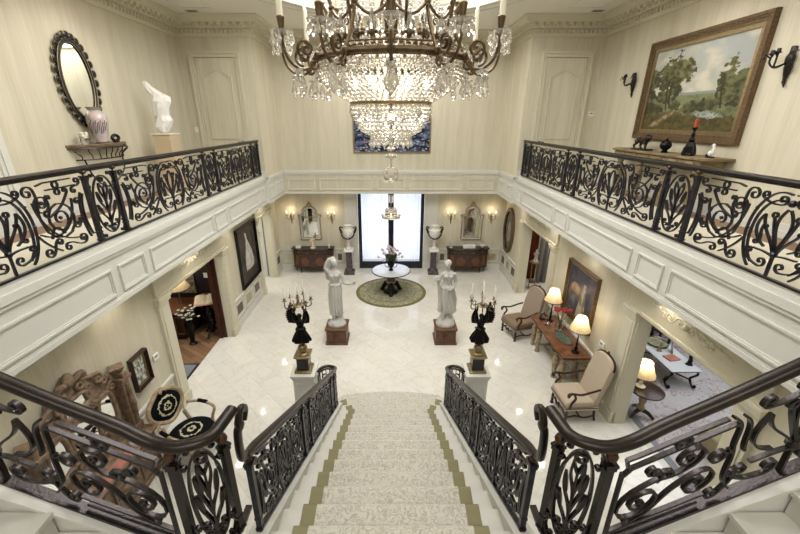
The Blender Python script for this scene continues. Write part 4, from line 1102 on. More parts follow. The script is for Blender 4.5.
# pendant chandelier over the foyer
t = thing('crystal_pendant', 'small crystal pendant chandelier hanging in front of the navy glazed door', 'chandelier', (0, 13.12, 2.0))
g = MB(); cr = MB()
g.tube([(0, 0, .2), (0, 0, 1.02)], .012, 8); g.lathe([(.09, 1.0), (.09, 1.02)], n=16)
for r, z in ((.3, .13), (.19, .33)):
    g.tube([(r*cos(2*PI*i/32), r*sin(2*PI*i/32), z) for i in range(32)], .02, 6, closed=True)
    for i in range(int(90*r)+8):
        a = 2*PI*i/(int(90*r)+8); cr.ball((r*cos(a), r*sin(a), z-.04), (.02, .02, .036), 6, 4); cr.ball((r*cos(a), r*sin(a), z+.03), .022, 6, 4); cr.ball((r*.85*cos(a), r*.85*sin(a), z+.07), .02, 6, 4)
for k in range(8):
    a = 2*PI*k/8; g.tube(smoothp([(.05*cos(a), .05*sin(a), .3), (.2*cos(a), .2*sin(a), .08), (.34*cos(a), .34*sin(a), .16)], 4), .009, 6)
for k in range(60):
    a = rnd.uniform(0, 6.28); r = .27*math.sqrt(rnd.random()); cr.ball((r*cos(a), r*sin(a), .02+r*.25), (.018, .018, .022), 6, 4)
cr.lathe([(.09, .62), (.1, .64), (.1, .85), (.09, .87)], n=10)
g.build('gilt_frame', 'gold', t); o = cr.build('crystals', 'crystal', t, smooth=0); o['kind'] = 'stuff'
for k in range(8):
    a = 2*PI*k/8; x, y = .34*cos(a), .34*sin(a)
    c = MB().lathe([(.008, .16), (.025, .18), (.01, .2), (.01, .26)], (x, y, 0), 8).build('candle', 'candle', t); MB().ball((x, y, .28), (.01, .01, .022), 6, 5).build('bulb', 'bulb', c)

# statues ------------------------------------------------------------------
def plinth(x, lab):
    t = thing('statue_plinth', lab, 'plinth', (x, 8.45, 0))
    MB().box(-.25, .25, -.25, .25, .05, .41).build('body', 'plinth_wood', t, bevel=.006)
    MB().box(-.28, .28, -.28, .28, .41, .45).box(-.265, .265, -.265, .265, .385, .41).build('top_moulding', 'plinth_wood', t, bevel=.008)
    MB().box(-.28, .28, -.28, .28, 0, .05).build('base_moulding', 'plinth_wood', t, bevel=.008)
    mb = MB(); frame(mb, (-.19, -.25, .09), (1,0,0), (0,0,1), (0,-1,0), .38, .28, .02, .012)
    mb.tube([(.1*cos(2*PI*i/24), -.255, .23+.1*sin(2*PI*i/24)) for i in range(24)], .007, 6, closed=True)
    for k in range(6): a = k*PI/3; mb.tube([(0, -.257, .23), (.085*cos(a), -.257, .23+.085*sin(a))], [.018, .006], 6)
    mb.build('carved_panel', 'plinth_wood', t)
plinth(-1.37, 'carved brown wooden plinth under the left white statue'); plinth(1.38, 'carved brown wooden plinth under the right white statue')
def head(mb, c, s, rz=0, bun=(0, .5, .3)):
    """head of half height s at centre c, facing -Y turned by rz"""
    R3 = Matrix.Rotation(rz, 3, 'Z'); c = Vector(c)
    def at(p): return c+R3 @ (Vector(p)*s)
    mb.ball(c, (s*.72, s*.85, s), 16, 10, R3)
    mb.ball(at((0, -.35, -.45)), (s*.5, s*.5, s*.45), 12, 8, R3)
    mb.tube([at((0, -.8, .1)), at((0, -1.0, -.2)), at((0, -.8, -.3))], [s*.1, s*.15, s*.1], 6)
    mb.ball(at((0, -.82, -.52)), (s*.22, s*.1, s*.09), 8, 5, R3)
    for q in (-1, 1): mb.ball(at((q*.3, -.74, .12)), (s*.15, s*.1, s*.08), 8, 5, R3); mb.ball(at((q*.72, .05, -.05)), (s*.1, s*.2, s*.25), 8, 5, R3)
    mb.ball(at((0, .12, .2)), (s*.84, s*.9, s*.88), 14, 8, R3)        # hair
    mb.ball(at(bun), (s*.45, s*.4, s*.42), 10, 7, R3)
    for k in range(9):
        a = PI*(k/8)-PI/2+PI/2; mb.ball(at((.78*cos(a), -.25, .25+.62*sin(a))), s*.17, 8, 5)
def hand(mb, p, d, s, up=(0,0,1)):
    """small hand at wrist p, along d, size s (hand length)"""
    p = Vector(p); d = Vector(d).normalized(); w = d.cross(Vector(up)).normalized(); u = w.cross(d)
    mb.tube([p, p+d*s*.3, p+d*s*.52], [s*.16, s*.23, s*.2], 8)
    for k in range(4):
        L = (.38, .46, .43, .33)[k]; o = w*(k-1.5)*s*.13
        mb.tube([p+d*s*.45+o, p+d*s*(.45+L*.6)+o-u*s*.03, p+d*s*(.45+L)+o-u*s*.12], [s*.07, s*.06, s*.045], 6)
    mb.tube([p+d*s*.12-w*s*.12, p+d*s*.35-w*s*.32, p+d*s*.55-w*s*.33-u*s*.05], [s*.08, s*.07, s*.05], 6)
MB.FK = 1.7
# left statue: draped woman, one arm bent up to her veil, one holding out a cup
mb = MB()
mb.loft([(0,0,0,.235,.2), (0,0,.05,.235,.2), (0,0,.07,.22,.18,.03), (.0,.0,.12,.17,.15,.05), (.05,.04,.22,.10,.09,.04), (.07,.06,.42,.085,.08,.05), (.07,.06,.6,.08,.08)], 30)
mb.loft([(0,0,.30,.155,.125,.12), (-.01,0,.38,.15,.125,.11), (-.015,0,.55,.155,.13,.09), (-.01,0,.75,.16,.13,.07), (0,.0,.92,.165,.135,.05), (0,0,1.05,.15,.12,.04), (0,0,1.14,.115,.092,.02), (0,0,1.2,.112,.09,.01), (0,-.01,1.3,.14,.105), (0,-.005,1.38,.16,.1), (0,0,1.44,.15,.085), (0,.005,1.485,.085,.06), (0,.005,1.52,.05,.05), (0,0,1.6,.045,.048)], 44, fk=13)
mb.loft([(0,0,1.09,.155,.125,.05), (0,0,1.12,.165,.13,.05), (0,0,1.15,.13,.105)], 36, fk=9)
for s, x, y in ((-1, -.06, -.06), (1, .05, .0)):
    mb.tube([(x, y, .34), (x, y, .2), (x, y-.0, .12)], [.06, .045, .038], 10); mb.tube([(x, y+.02, .11), (x, y-.07, .1), (x, y-.13, .085)], [.04, .034, .02], 8)
for s in (-1, 1): mb.ball((s*.06, -.09, 1.36), (.06, .05, .055), 12, 8)
head(mb, (.01, -.02, 1.68), .1, .7, (0, .7, .25))
mb.tube([(-.14, 0, 1.42), (-.21, .0, 1.54), (-.17, .0, 1.68), (-.1, .02, 1.76)], [.055, .05, .04, .03], 10); hand(mb, (-.1, .02, 1.76), (1, 0, .15), .12)
mb.tube([(.15, 0, 1.42), (.2, -.02, 1.28), (.22, -.05, 1.18), (.34, -.1, 1.16), (.4, -.12, 1.18)], [.055, .048, .043, .034, .027], 10); hand(mb, (.4, -.12, 1.18), (1, -.2, .1), .12)
# veil falling from the raised hand down the back
mb.loft([(-.1,.06,1.2,.10,.05,.1), (-.14,.07,1.4,.09,.05,.08), (-.13,.05,1.6,.09,.06,.06), (-.06,.05,1.76,.1,.08,.04), (-.02,.04,1.8,.05,.05)], 24, fk=7)
mb.loft([(.07,-.09,.42,.05,.04,.15), (.08,-.1,.7,.055,.045,.12), (.09,-.09,1.0,.05,.04,.1), (.08,-.08,1.1,.03,.03)], 18, fk=5)
t = thing('statue', 'white marble statue of a veiled woman holding out a cup, left plinth', 'statue', (-1.37, 8.45, .45))
mb.build('figure', 'statue', t, remesh=.0085, sm=1)
MB().lathe([(.02, 0), (.025, .006), (.01, .02), (.012, .05), (.04, .08), (.045, .11), (.035, .1)], (.49, -.14, 1.15), 14).build('cup', 'statue', t)
# right statue: woman with windblown skirt, hand to her breast
mb = MB()
mb.loft([(0,0,0,.24,.2), (0,0,.05,.24,.2), (0,0,.08,.22,.18,.04), (.02,.03,.15,.2,.14,.06), (.02,.07,.25,.12,.09,.06), (.0,.08,.45,.09,.08,.04), (0,.07,.6,.07,.07)], 30)
mb.loft([(.03,.01,.36,.20,.13,.13), (.02,0,.46,.19,.13,.13), (0,0,.6,.175,.13,.11), (-.03,0,.78,.155,.125,.09), (-.04,.0,.94,.155,.13,.06), (-.03,0,1.05,.14,.115,.05), (-.01,0,1.13,.11,.09,.03), (0,0,1.2,.112,.09,.01), (.01,-.01,1.29,.13,.1), (.01,-.005,1.37,.15,.1), (.01,0,1.42,.145,.085), (0,.005,1.46,.085,.06), (0,0,1.5,.05,.05), (-.01,-.005,1.57,.045,.048)], 44, fk=9)
mb.loft([(-.01,0,1.0,.155,.13,.12), (-.01,0,1.05,.17,.14,.1), (-.01,0,1.1,.125,.1)], 36, fk=14)
mb.loft([(.2,.03,.5,.05,.05,.15), (.19,.03,.7,.06,.05,.15), (.14,.02,.95,.05,.05,.1), (.1,.01,1.1,.03,.03)], 18, fk=5)
for x, y in ((-.08, -.05), (.12, -.02)):
    mb.tube([(x, y, .45), (x, y, .25), (x+.01, y, .12)], [.065, .05, .038], 10); mb.tube([(x+.01, y+.02, .11), (x-.02, y-.08, .1), (x-.03, y-.13, .085)], [.04, .034, .02], 8)
for s in (-1, 1): mb.ball((s*.058+.01, -.085, 1.34), (.06, .05, .055), 12, 8)
head(mb, (-.02, -.02, 1.65), .1, -.45, (0, .85, .1))
mb.tube([(.15, 0, 1.4), (.19, .03, 1.27), (.2, .03, 1.15), (.15, -.06, 1.06), (.1, -.1, 1.02)], [.053, .047, .042, .034, .027], 10); hand(mb, (.1, -.1, 1.02), (-1, -.3, -.1), .12)
mb.tube([(-.13, 0, 1.4), (-.2, -.02, 1.28), (-.23, -.06, 1.18), (-.26, -.12, 1.24), (-.27, -.14, 1.27)], [.053, .047, .042, .034, .027], 10); hand(mb, (-.27, -.14, 1.27), (0, -.5, 1), .12)
mb.tube(smoothp([(-.24, -.1, 1.2), (-.2, -.08, .9), (-.16, -.08, .6), (-.17, -.07, .4)], 4), [.03, .032, .035, .038, .04, .045, .045, .045, .045, .045, .05, .05, .04], 10)
t = thing('statue', 'white marble statue of a woman in a flowing skirt, right plinth', 'statue', (1.38, 8.45, .45))
mb.build('figure', 'statue', t, remesh=.0085, sm=1)
MB().ball((-.28, -.16, 1.36), (.05, .05, .04)).lathe([(.07, 0), (.075, .015), (.07, .03)], (-.28, -.15, 1.3), 16).build('flower_bunch', 'statue', t)

MB.FK = 1.2
# pedestals and candelabra ---------------------------------------------------
def pedestal(x, lab):
    t = thing('pedestal', lab, 'pedestal', (x, 5.73, 0))
    MB().box(-.18, .18, -.18, .18, .14, .98).build('body', 'paint', t, smooth=0)
    MB().box(-.22, .22, -.22, .22, 1.04, 1.08).box(-.2, .2, -.2, .2, .98, 1.04).build('cap', 'paint', t, bevel=.008)
    MB().box(-.22, .22, -.22, .22, 0, .14).build('base', 'paint', t, bevel=.008)
    mb = MB(); frame(mb, (-.13, -.18, .22), (1,0,0), (0,0,1), (0,-1,0), .26, .68, .03, .012)
    for s in (-1, 1): frame(mb, (s*.18, -.13, .22), (0,1,0), (0,0,1), (s,0,0), .26, .68, .03, .012)
    mb.build('panel_moulding', 'paint', t, smooth=0)
pedestal(-1.57, 'ivory panelled pedestal at the foot of the stairs, left'); pedestal(1.55, 'ivory panelled pedestal at the foot of the stairs, right')
def candelabrum(x, m, lab):
    t = thing('candelabra', lab, 'candelabra', (x, 5.73, 1.08))
    MB().box(-.15, .15, -.15, .15, 0, .035).box(-.135, .135, -.135, .135, .035, .05).build('gilt_base', 'gold', t, bevel=.006); MB().box(-.14, .14, -.14, .14, .31, .35).box(-.12, .12, -.12, .12, .29, .31).build('gilt_cap', 'gold', t, bevel=.006)
    MB().box(-.105, .105, -.105, .105, .05, .3).build('black_block', 'black_marble', t, smooth=0)
    MB().ball((0, 0, .455), .085, 16, 10).lathe([(.09, .35), (.07, .37), (.04, .38)], n=16).build('gilt_globe', 'gold', t)
    mb = MB()
    mb.tube([(0, 0, .53), (.01*m, 0, .58), (0, 0, .64)], [.02, .022, .03], 8); mb.tube([(.0, 0, .57), (-m*.06, .04, .6), (-m*.1, .07, .56)], [.03, .025, .012], 8)
    mb.loft([(0,0,.60,.155,.12,.12), (0,0,.64,.16,.12,.12), (0,0,.72,.125,.1,.1), (0,0,.8,.085,.07,.07), (0,0,.85,.06,.05,.03), (0,0,.9,.058,.045), (0,0,.97,.078,.05), (0,0,1.0,.07,.042), (0,0,1.02,.03,.03), (0,0,1.05,.025,.027)], 32, fk=9)
    mb.loft([(0,0,.83,.09,.075,.1), (0,0,.86,.085,.07,.1), (0,0,.88,.05,.04)], 24, fk=7)
    head(mb, (0, -.01, 1.085), .052, .3*m, (0, .7, .2))
    for s in (-1, 1):
        mb.tube([(s*.07, 0, .985), (s*.105, -.01, 1.06), (s*.09, -.01, 1.17), (s*.075, 0, 1.25)], [.026, .023, .018, .014], 8); hand(mb, (s*.075, 0, 1.25), (0, 0, 1), .06, (0, 1, 0))
    mb.build('winged_figure', 'bronze_dark', t, remesh=.0062, sm=1)
    for s, k in ((-m, 1.0), (m, .62)):
        w = MB()
        for q in range(9):   # overlapping feathers
            u = q/8; tip = Vector((s*(.16+.10*sin(u*2.4))*k, .06, lerp(1.32, .93, u)*1.0 if k == 1 else lerp(1.2, .92, u))); root = Vector((s*.05, .05, lerp(1.0, .93, u)))
            mid = root.lerp(tip, .55)+Vector((s*.03*k, .0, .02))
            pts = smoothp([root, mid, tip], 5); w.tube(pts, [.6, .9, 1.0, 1.05, 1.1, 1.1, 1.0, .9, .7, .45, .15], sec=[(-.022,0), (0,-.006), (.022,0), (0,.006)], up=(0,1,0))
        w.tube(smoothp([(s*.03, .05, .93), (s*.09*k, .06, 1.05), (s*.11*k, .06, 1.2 if k == 1 else 1.12), (s*.15*k, .06, 1.33 if k == 1 else 1.2)], 5), [.02]*10+[.018, .016, .014, .012, .01, .006], 8)
        w.build('wing', 'bronze_dark', t)
    g = MB().tube([(.085*cos(2*PI*i/24), .085*sin(2*PI*i/24), 1.30) for i in range(24)], .012, 6, closed=True).lathe([(.03, 1.27), (.05, 1.3), (.03, 1.33), (.02, 1.4), (.03, 1.42)], n=12)
    for k in range(6): a = k*PI/3; g.tube([(0, 0, 1.3), (.085*cos(a), .085*sin(a), 1.3)], .009, 6)
    g.build('gilt_ring', 'gold', t)
    for k in range(7):
        a = k*PI/3+.3; r = .215 if k < 6 else 0; z = 1.36+.03*(k % 2) if k < 6 else 1.43
        q = MB(); x1, y1 = r*cos(a), r*sin(a)
        if r: q.tube(smoothp([(.08*cos(a), .08*sin(a), 1.3), (.15*cos(a), .15*sin(a), 1.25), (.215*cos(a), .215*sin(a), 1.28), (x1, y1, z)], 5), .009, 6); q.tube(smoothp([(.14*cos(a), .14*sin(a), 1.26), (.13*cos(a), .13*sin(a), 1.33), (.17*cos(a), .17*sin(a), 1.32)], 4), .007, 5)
        q.lathe([(.012, 0), (.038, .012), (.03, .02), (.016, .028), (.02, .06), (.024, .065)], (x1, y1, z), 12)
        o = q.build('candle_arm', 'brass', t)
        MB().lathe([(.012, .055), (.011, .27), (.004, .285)], (x1, y1, z), 10).build('candle', 'candle', o)
candelabrum(-1.57, 1, 'gilt candelabra held by a black winged figure on the left stair pedestal'); candelabrum(1.55, -1, 'gilt candelabra held by a black winged figure on the right stair pedestal')
# ================================================================== RIGHT SIDE FURNITURE
def table_lamp(label, loc, shade_r=.19, base_m='bronze_dark', h=.62, power=3.5):
    t = thing('table_lamp', label, 'lamp', loc)
    MB().lathe([(.08, 0), (.085, .015), (.03, .035), (.02, .06), (.035, .1), (.02, .15), (.028, .2), (.014, .26), (.02, .3), (.012, .36), (.008, h)], n=16).build('lamp_base', base_m, t)
    r = shade_r; z0 = h-.24; z1 = h+.06
    prof = [(r, z0), (r*.86, z0+.07), (r*.66, z0+.17), (r*.5, z1-.02), (r*.46, z1)]
    MB().lathe(prof, n=60, flute=.03, fn=15, caps=False).build('lamp_shade', 'shade', t)
    mb = MB(); mb.tube([(r*1.005*cos(2*PI*i/48), r*1.005*sin(2*PI*i/48), z0) for i in range(48)], .007, 6, closed=True)
    for i in range(36): a = 2*PI*i/36; mb.ball((r*cos(a), r*sin(a), z0-.018), (.007, .007, .016), 5, 4)
    mb.build('shade_trim', 'wood', t); MB().lathe([(.008, z1), (.01, z1+.02), (.003, z1+.045)], n=8).build('finial', 'brass', t)
    b = MB().ball((0, 0, h-.06), (.03, .03, .04), 10, 8).build('bulb', 'bulb', t)
    L = bpy.data.lights.new('lamp_light', 'POINT'); L.energy = power; L.color = (1, .84, .64); L.shadow_soft_size = .04
    o = bpy.data.objects.new('lamp_light', L); C.objects.link(o); o.location = (loc[0], loc[1], loc[2]+h+.03)
    return t
t = thing('writing_table', 'long burl topped writing table with limed baluster legs against the right wall', 'table', (3.8, 7.42, 0))
out = [(-.30, -.92), (.30, -.92), (.30, .92), (-.30, .92)]
sh = []
for i in range(41):
    y = -.92+1.84*i/40; sh.append((-.30-.03*sin(PI*i/40)**.5*1+.012*sin(i*PI/5), y))
MB().prism(sh+[(.3, .92), (.3, -.92)], .745, .775).build('table_top', 'desk_top', t, smooth=20)
MB().tube([(a, b, .76) for a, b in sh+[(.3, .92), (.3, -.92)]], .017, 6, closed=True).build('dark_edge', 'wood_dark', t)
MB().box(-.25, .27, -.86, .86, .64, .745).build('apron', 'beige_leg', t, smooth=0, bevel=.008)
for x, y in ((-.22, -.8), (.22, -.8), (-.22, -.5), (.22, -.5), (-.22, .8), (.22, .8), (-.22, .5), (.22, .5)):
    MB().lathe([(.05, 0), (.055, .03), (.05, .07), (.03, .09), (.045, .13), (.05, .22), (.06, .38), (.07, .48), (.06, .54), (.035, .56), (.05, .6), (.055, .645)], (x, y, 0), 14).build('leg', 'beige_leg', t)
for y in (-.65, .65): MB().box(-.22, .22, y-.02, y+.02, .07, .11).build('stretcher', 'beige_leg', t, smooth=0)
MB().box(-.02, .02, -.65, .65, .07, .11).build('stretcher', 'beige_leg', t, smooth=0)
table_lamp('lit pleated shade lamp at the far end of the writing table', (3.84, 8.05, .777), h=.78, shade_r=.2)
table_lamp('lit pleated shade lamp at the near end of the writing table', (3.85, 6.72, .777), h=.78, shade_r=.2)
t = thing('flower_vase', 'glass vase of red flowers beside the far lamp on the writing table', 'flowers', (3.9, 7.66, .777)); t.scale = (1.35, 1.35, 1.25)
MB().lathe([(.05, 0), (.06, .01), (.07, .08), (.05, .14), (.055, .16), (.048, .16), (.045, .13), (.06, .08), (.05, .02)], n=20).build('vase', 'glass', t)
mb = MB(); fl = MB()
for k in range(7):
    a = k*2.4; r = .03+.018*k*.6; p = (cos(a)*r*1.4, sin(a)*r*1.4, .34+.03*(k % 3)); mb.tube([(0, 0, .02), (cos(a)*.02, sin(a)*.02, .15), p], .005, 5)
    for q in range(6): b = q*PI/3; fl.tube([p, (p[0]+.035*cos(b), p[1]+.035*sin(b), p[2]+.03), (p[0]+.06*cos(b), p[1]+.06*sin(b), p[2]+.015)], [.01, .016, .003], 6)
mb.build('stems', 'green', t); fl.build('blossoms', 'red_flower', t)
t = thing('tray', 'green marbled tray with scalloped edge in the middle of the writing table', 'tray', (3.83, 7.26, .777), .05)
sc_ = [((.13+.008*cos(6*a))*cos(a), (.29+.012*cos(6*a))*sin(a)) for a in (2*PI*i/48 for i in range(48))]
MB().prism(sc_, 0, .014).build('tray_base', 'green_tray', t); MB().tube([(a, b, .018) for a, b in sc_], .012, 6, closed=True).build('tray_rim', 'col_marble', t)
t = thing('glass_ornament', 'small clear and dark ornament at the far corner of the writing table', 'ornament', (3.68, 8.12, .777))
MB().box(-.06, .06, -.05, .05, 0, .03).build('ornament_base', 'black', t, bevel=.006)
MB().tube([(-.05, 0, .03), (-.03, 0, .14), (.03, 0, .17), (.06, 0, .11)], [.016, .022, .018, .01], 8).ball((.07, 0, .1), .025).tube([(.03, 0, .17), (.01, 0, .22)], [.012, .004], 6).build('animal_form', 'bronze_dark', t)
t = thing('glass_dish', 'small clear dish between flowers and green tray on the writing table', 'dish', (3.70, 7.86, .777)); MB().lathe([(.04, 0), (.07, .02), (.075, .04), (.068, .04), (.04, .012)], n=24).build('dish_bowl', 'glass', t); MB().ball((0, 0, .03), .02).build('stopper', 'crystal', t)

def tall_chair(loc, rz, label, m_seat, m_back):
    """local: faces -Y"""
    t = thing('armchair', label, 'armchair', loc, rz)
    MB().box(-.35, .35, -.36, .33, .30, .37).build('seat_rail', m_back, t, bevel=.015)
    MB().box(-.345, .345, -.37, .25, .37, .50).build('seat_cushion', m_seat, t, bevel=.045, seg=3)
    # arched back
    n = 20; pts = [(-.31, .36), (.31, .36), (.33, .9)]
    for i in range(n+1): a = PI*i/n; pts.append((.33*cos(a)*(1 if abs(cos(a)) < .8 else .97), 1.16+.2*sin(a)**.8))
    pts.append((-.33, .9))
    mb = MB(); m = len(pts); v = []
    def ly(z): return .22+.24*max(0, (z-.36))
    for d, k in ((0, .96), (.03, 1), (.10, 1), (.13, .94)):
        for a, b in pts: v.append((a*k, ly(b)+d, .36+(b-.36)*(k*.5+.5)))
    f = [(j*m+i, j*m+(i+1) % m, (j+1)*m+(i+1) % m, (j+1)*m+i) for j in range(3) for i in range(m)]
    f += [tuple(range(m-1, -1, -1)), tuple(range(3*m, 4*m))]
    mb.add(v, f).build('backrest', m_back, t, smooth=40)
    MB().tube([(a*1.02, ly(b)+.075, b+.006) for a, b in pts[3:-1]], .022, 8).tube([(-.04, ly(1.36)+.06, 1.37), (0, ly(1.38)+.06, 1.42), (.04, ly(1.36)+.06, 1.37)], .02, 8).build('carved_crest', 'wood_dark', t)
    for s in (-1, 1):
        MB().tube(smoothp([(s*.33, .30, .78), (s*.35, .1, .74), (s*.36, -.1, .70), (s*.36, -.28, .73), (s*.36, -.37, .71), (s*.36, -.36, .65)], 5), [.022]*16+[.028]*10, 8).tube(smoothp([(s*.36, -.25, .71), (s*.35, -.2, .6), (s*.36, -.27, .5), (s*.35, -.28, .36)], 5), .024, 8).ball((s*.36, -.36, .69), (.035, .035, .04)).build('arm', 'wood_dark', t)
        MB().lathe([(.035, 0), (.04, .03), (.02, .05), (.035, .09), (.022, .13), (.034, .2), (.02, .24), (.035, .3)], (s*.31, -.31, 0), 12).build('leg', 'wood_dark', t)
        MB().tube([(s*.29, .34, .02), (s*.3, .30, .16), (s*.3, .28, .32)], .025, 8).build('leg', 'wood_dark', t)
        MB().tube(smoothp([(s*.31, -.31, .12), (s*.3, -.1, .15), (s*.3, .1, .1), (s*.3, .3, .14)], 4), .017, 6).build('stretcher', 'wood_dark', t)
        for q in range(2): pass
    MB().tube(smoothp([(-.31, -.33, .16), (-.15, -.34, .24), (-.05, -.34, .17), (0, -.34, .25), (.05, -.34, .17), (.15, -.34, .24), (.31, -.33, .16)], 4), .022, 6).build('front_stretcher', 'wood_dark', t)
    MB().tube([(-.3, 0, .13), (.3, 0, .13)], .017, 6).build('stretcher', 'wood_dark', t)
    MB().box(-.352, .352, -.366, -.36, .355, .372).box(-.356, -.35, -.36, .33, .355, .372).box(.35, .356, -.36, .33, .355, .372).build('trim_braid', 'wood_dark', t, smooth=0)
    return t
c1 = tall_chair((3.36, 8.72, 0), -PI/2+.3, 'tall arched armchair with brown leather seat beyond the writing table', 'leather', 'taupe')
c2 = tall_chair((3.52, 5.85, 0), -PI/2+.05, 'tall arched beige armchair at the near end of the writing table', 'fabric', 'fabric')
c1.scale = (.92, .92, .95); c2.scale = (.88, .88, .95)

# sitting room beyond the near right opening
t = thing('sitting_room_rug', 'large faded floral rug on the sitting room floor', 'rug', (6.4, 5.6, 0)); MB().box(-1.7, 1.9, -3.4, 3.1, 0, .012).build('field', 'big_rug', t, smooth=0)
mb = MB()
for x0, x1, y0, y1 in ((-1.82, -1.7, -3.52, 3.22), (1.9, 2.02, -3.52, 3.22), (-1.7, 1.9, -3.52, -3.4), (-1.7, 1.9, 3.1, 3.22)): mb.box(x0, x1, y0, y1, 0, .012)
mb.build('border', 'grey_rug', t, smooth=0)
t = thing('round_side_table', 'round dark carved pedestal table just inside the sitting room', 'table', (4.76, 5.75, .0)); t.scale = (.86, .86, 1)
MB().lathe([(.34, .59), (.35, .60), (.35, .62), (.33, .63), (.01, .63)], n=48).tube([(.2*cos(2*PI*i/40), .2*sin(2*PI*i/40), .63) for i in range(40)], .006, 5, closed=True).tube([(.28*cos(2*PI*i/40), .28*sin(2*PI*i/40), .63) for i in range(40)], .006, 5, closed=True).build('table_top', 'wood_dark', t)
MB().lathe([(.06, .12), (.09, .2), (.05, .28), (.08, .36), (.07, .44), (.04, .5), (.1, .59)], n=16).build('pedestal_stem', 'beige_leg', t)
for k in range(3):
    a = k*2*PI/3+.4+PI; MB().tube([(.03*cos(a), .03*sin(a), .16), (.16*cos(a), .16*sin(a), .12), (.28*cos(a), .28*sin(a), .035)], [.05, .04, .03], 8).build('leg', 'wood_dark', t)
t = table_lamp('white based lamp with white bell shade on the round dark side table', (4.69, 5.82, .632), .2, 'porcelain', .5, 4)
t = thing('coffee_table', 'low glass topped coffee table with scrolling bronze legs on the floral rug', 'table', (6.1, 7.15, .015))
MB().box(-.32, .32, -.68, .68, .44, .465).build('table_top', 'glass_top', t, bevel=.006)
MB().box(-.3, .3, -.66, .66, .415, .44).build('frame', 'bronze_dark', t, smooth=0)
for x in (-.27, .27):
    for y in (-.6, .6):
        s = 1 if y > 0 else -1
        MB().tube(smoothp([(x, y, .42), (x, y+s*.05, .36), (x, y-s*.02, .26), (x, y-s*.1, .14), (x, y+s*.0, .03), (x, y+s*.07, .05), (x, y+s*.05, .1)], 5), .022, 8).build('leg', 'bronze_dark', t)
MB().tube(smoothp([(-.27, -.55, .14), (0, -.3, .2), (0, .3, .2), (-.27, .55, .14)], 5), .016, 6).tube(smoothp([(.27, -.55, .14), (0.02, -.3, .2), (0.02, .3, .2), (.27, .55, .14)], 5), .016, 6).build('stretcher', 'bronze_dark', t)
t = thing('platter', 'oval white patterned platter at the far end of the coffee table', 'dish', (6.14, 7.52, .482)); MB().lathe([(.12, 0), (.2, .02), (.22, .035), (.2, .03), (.1, .008), (.01, .008)], n=32, sy=1.1).build('platter_dish', 'rug_round', t); MB().tube([(.22*cos(2*PI*i/40), .24*sin(2*PI*i/40), .035) for i in range(40)], .01, 6, closed=True).build('platter_rim', 'bronze_dark', t)
figurine('figurine', 'gold seated figurine in the middle of the coffee table', (6.0, 7.2, .482), 'gold', .24)
t = thing('book', 'pinkish closed book lying on the coffee table', 'book', (6.08, 6.92, .482), .2); MB().box(-.13, .13, -.1, .1, 0, .03).build('cover', 'marble_red', t, smooth=0); MB().box(-.125, .135, -.09, .09, .005, .025).build('page_block', 'page', t, smooth=0)
t = thing('standing_frame', 'silver photo frame standing on the coffee table', 'frame', (6.24, 7.16, .482), .9); mb = MB().obox((0, 0, .1), (.2, .015, .2), 0, -.25); mb.build('photo_frame', 'col_marble', t, smooth=0); MB().obox((0, -.012, .1), (.15, .006, .15), 0, -.25).build('photo', 'glass_top', t, smooth=0)
figurine('figurine', 'dark bronze figurine at the near end of the coffee table', (6.3, 6.7, .482), 'bronze_dark', .32)
t = thing('ottoman', 'square olive beige ottoman on the near part of the floral rug', 'ottoman', (5.75, 4.72, .015)); MB().box(-.42, .42, -.36, .36, .08, .38).build('cushion', 'ottoman', t, bevel=.04, seg=3)
for x in (-.36, .36):
    for y in (-.3, .3): MB().lathe([(.02, 0), (.03, .08)], (x, y, 0), 8).build('leg', 'wood_dark', t)
t = thing('dark_chair', 'dark wooden chair at the far side of the sitting room', 'chair', (6.75, 8.35, .013), .4)
MB().box(-.25, .25, -.25, .25, .4, .46).build('seat', 'wood_dark', t, bevel=.01)
MB().box(-.24, .24, .2, .25, .5, 1.0).build('backrest', 'wood_dark', t, bevel=.02)
for x in (-.22, .22):
    for y in (-.22, .22): MB().box(x-.025, x+.025, y-.025, y+.025, 0, .42 if y < 0 else .6).build('leg', 'wood_dark', t, smooth=0)
# drapes and gilt stand beyond the far right opening
for nm, x0, x1, y, m_, lab in (('drape', 4.62, 5.12, 12.5, 'red_drape', 'russet drape hanging inside the far right opening'), ('drape', 5.0, 6.6, 12.1, 'grey_drape', 'grey striped drape hanging inside the far right opening')):
    n = 60; v = []; f = []
    for i in range(n+1):
        x = lerp(x0, x1, i/n); q = .05*sin(i*1.0)+.02*sin(i*2.3)
        for z, k in ((.02, 1.2), (1.2, 1), (2.75, .6)): v.append((x, y+q*k, z))
    for i in range(n):
        for j in range(2): f.append((3*i+j, 3*i+3+j, 3*i+4+j, 3*i+1+j))
    o = MB().add(v, f).build(nm, m_); sd_ = o.modifiers.new('s', 'SOLIDIFY'); sd_.thickness = .01; tag(o, lab, 'curtain')
t = thing('gilt_stand', 'slim gilt stand inside the far right opening carrying a white figurine', 'stand', (4.76, 11.7, 0))
MB().lathe([(.15, .9), (.17, .92), (.17, .95), (.01, .95)], n=24).build('top', 'gold', t); MB().lathe([(.12, .2), (.13, .22), (.01, .22)], n=20).build('shelf', 'gold', t)
for k in range(4): a = k*PI/2+.4; MB().tube([(.12*cos(a), .12*sin(a), .9), (.09*cos(a), .09*sin(a), .5), (.12*cos(a), .12*sin(a), .2), (.15*cos(a), .15*sin(a), 0)], .015, 6).build('leg', 'gold', t)
figurine('figurine', 'white figurine on the gilt stand inside the far right opening', (4.76, 11.7, .952), 'statue', .42)

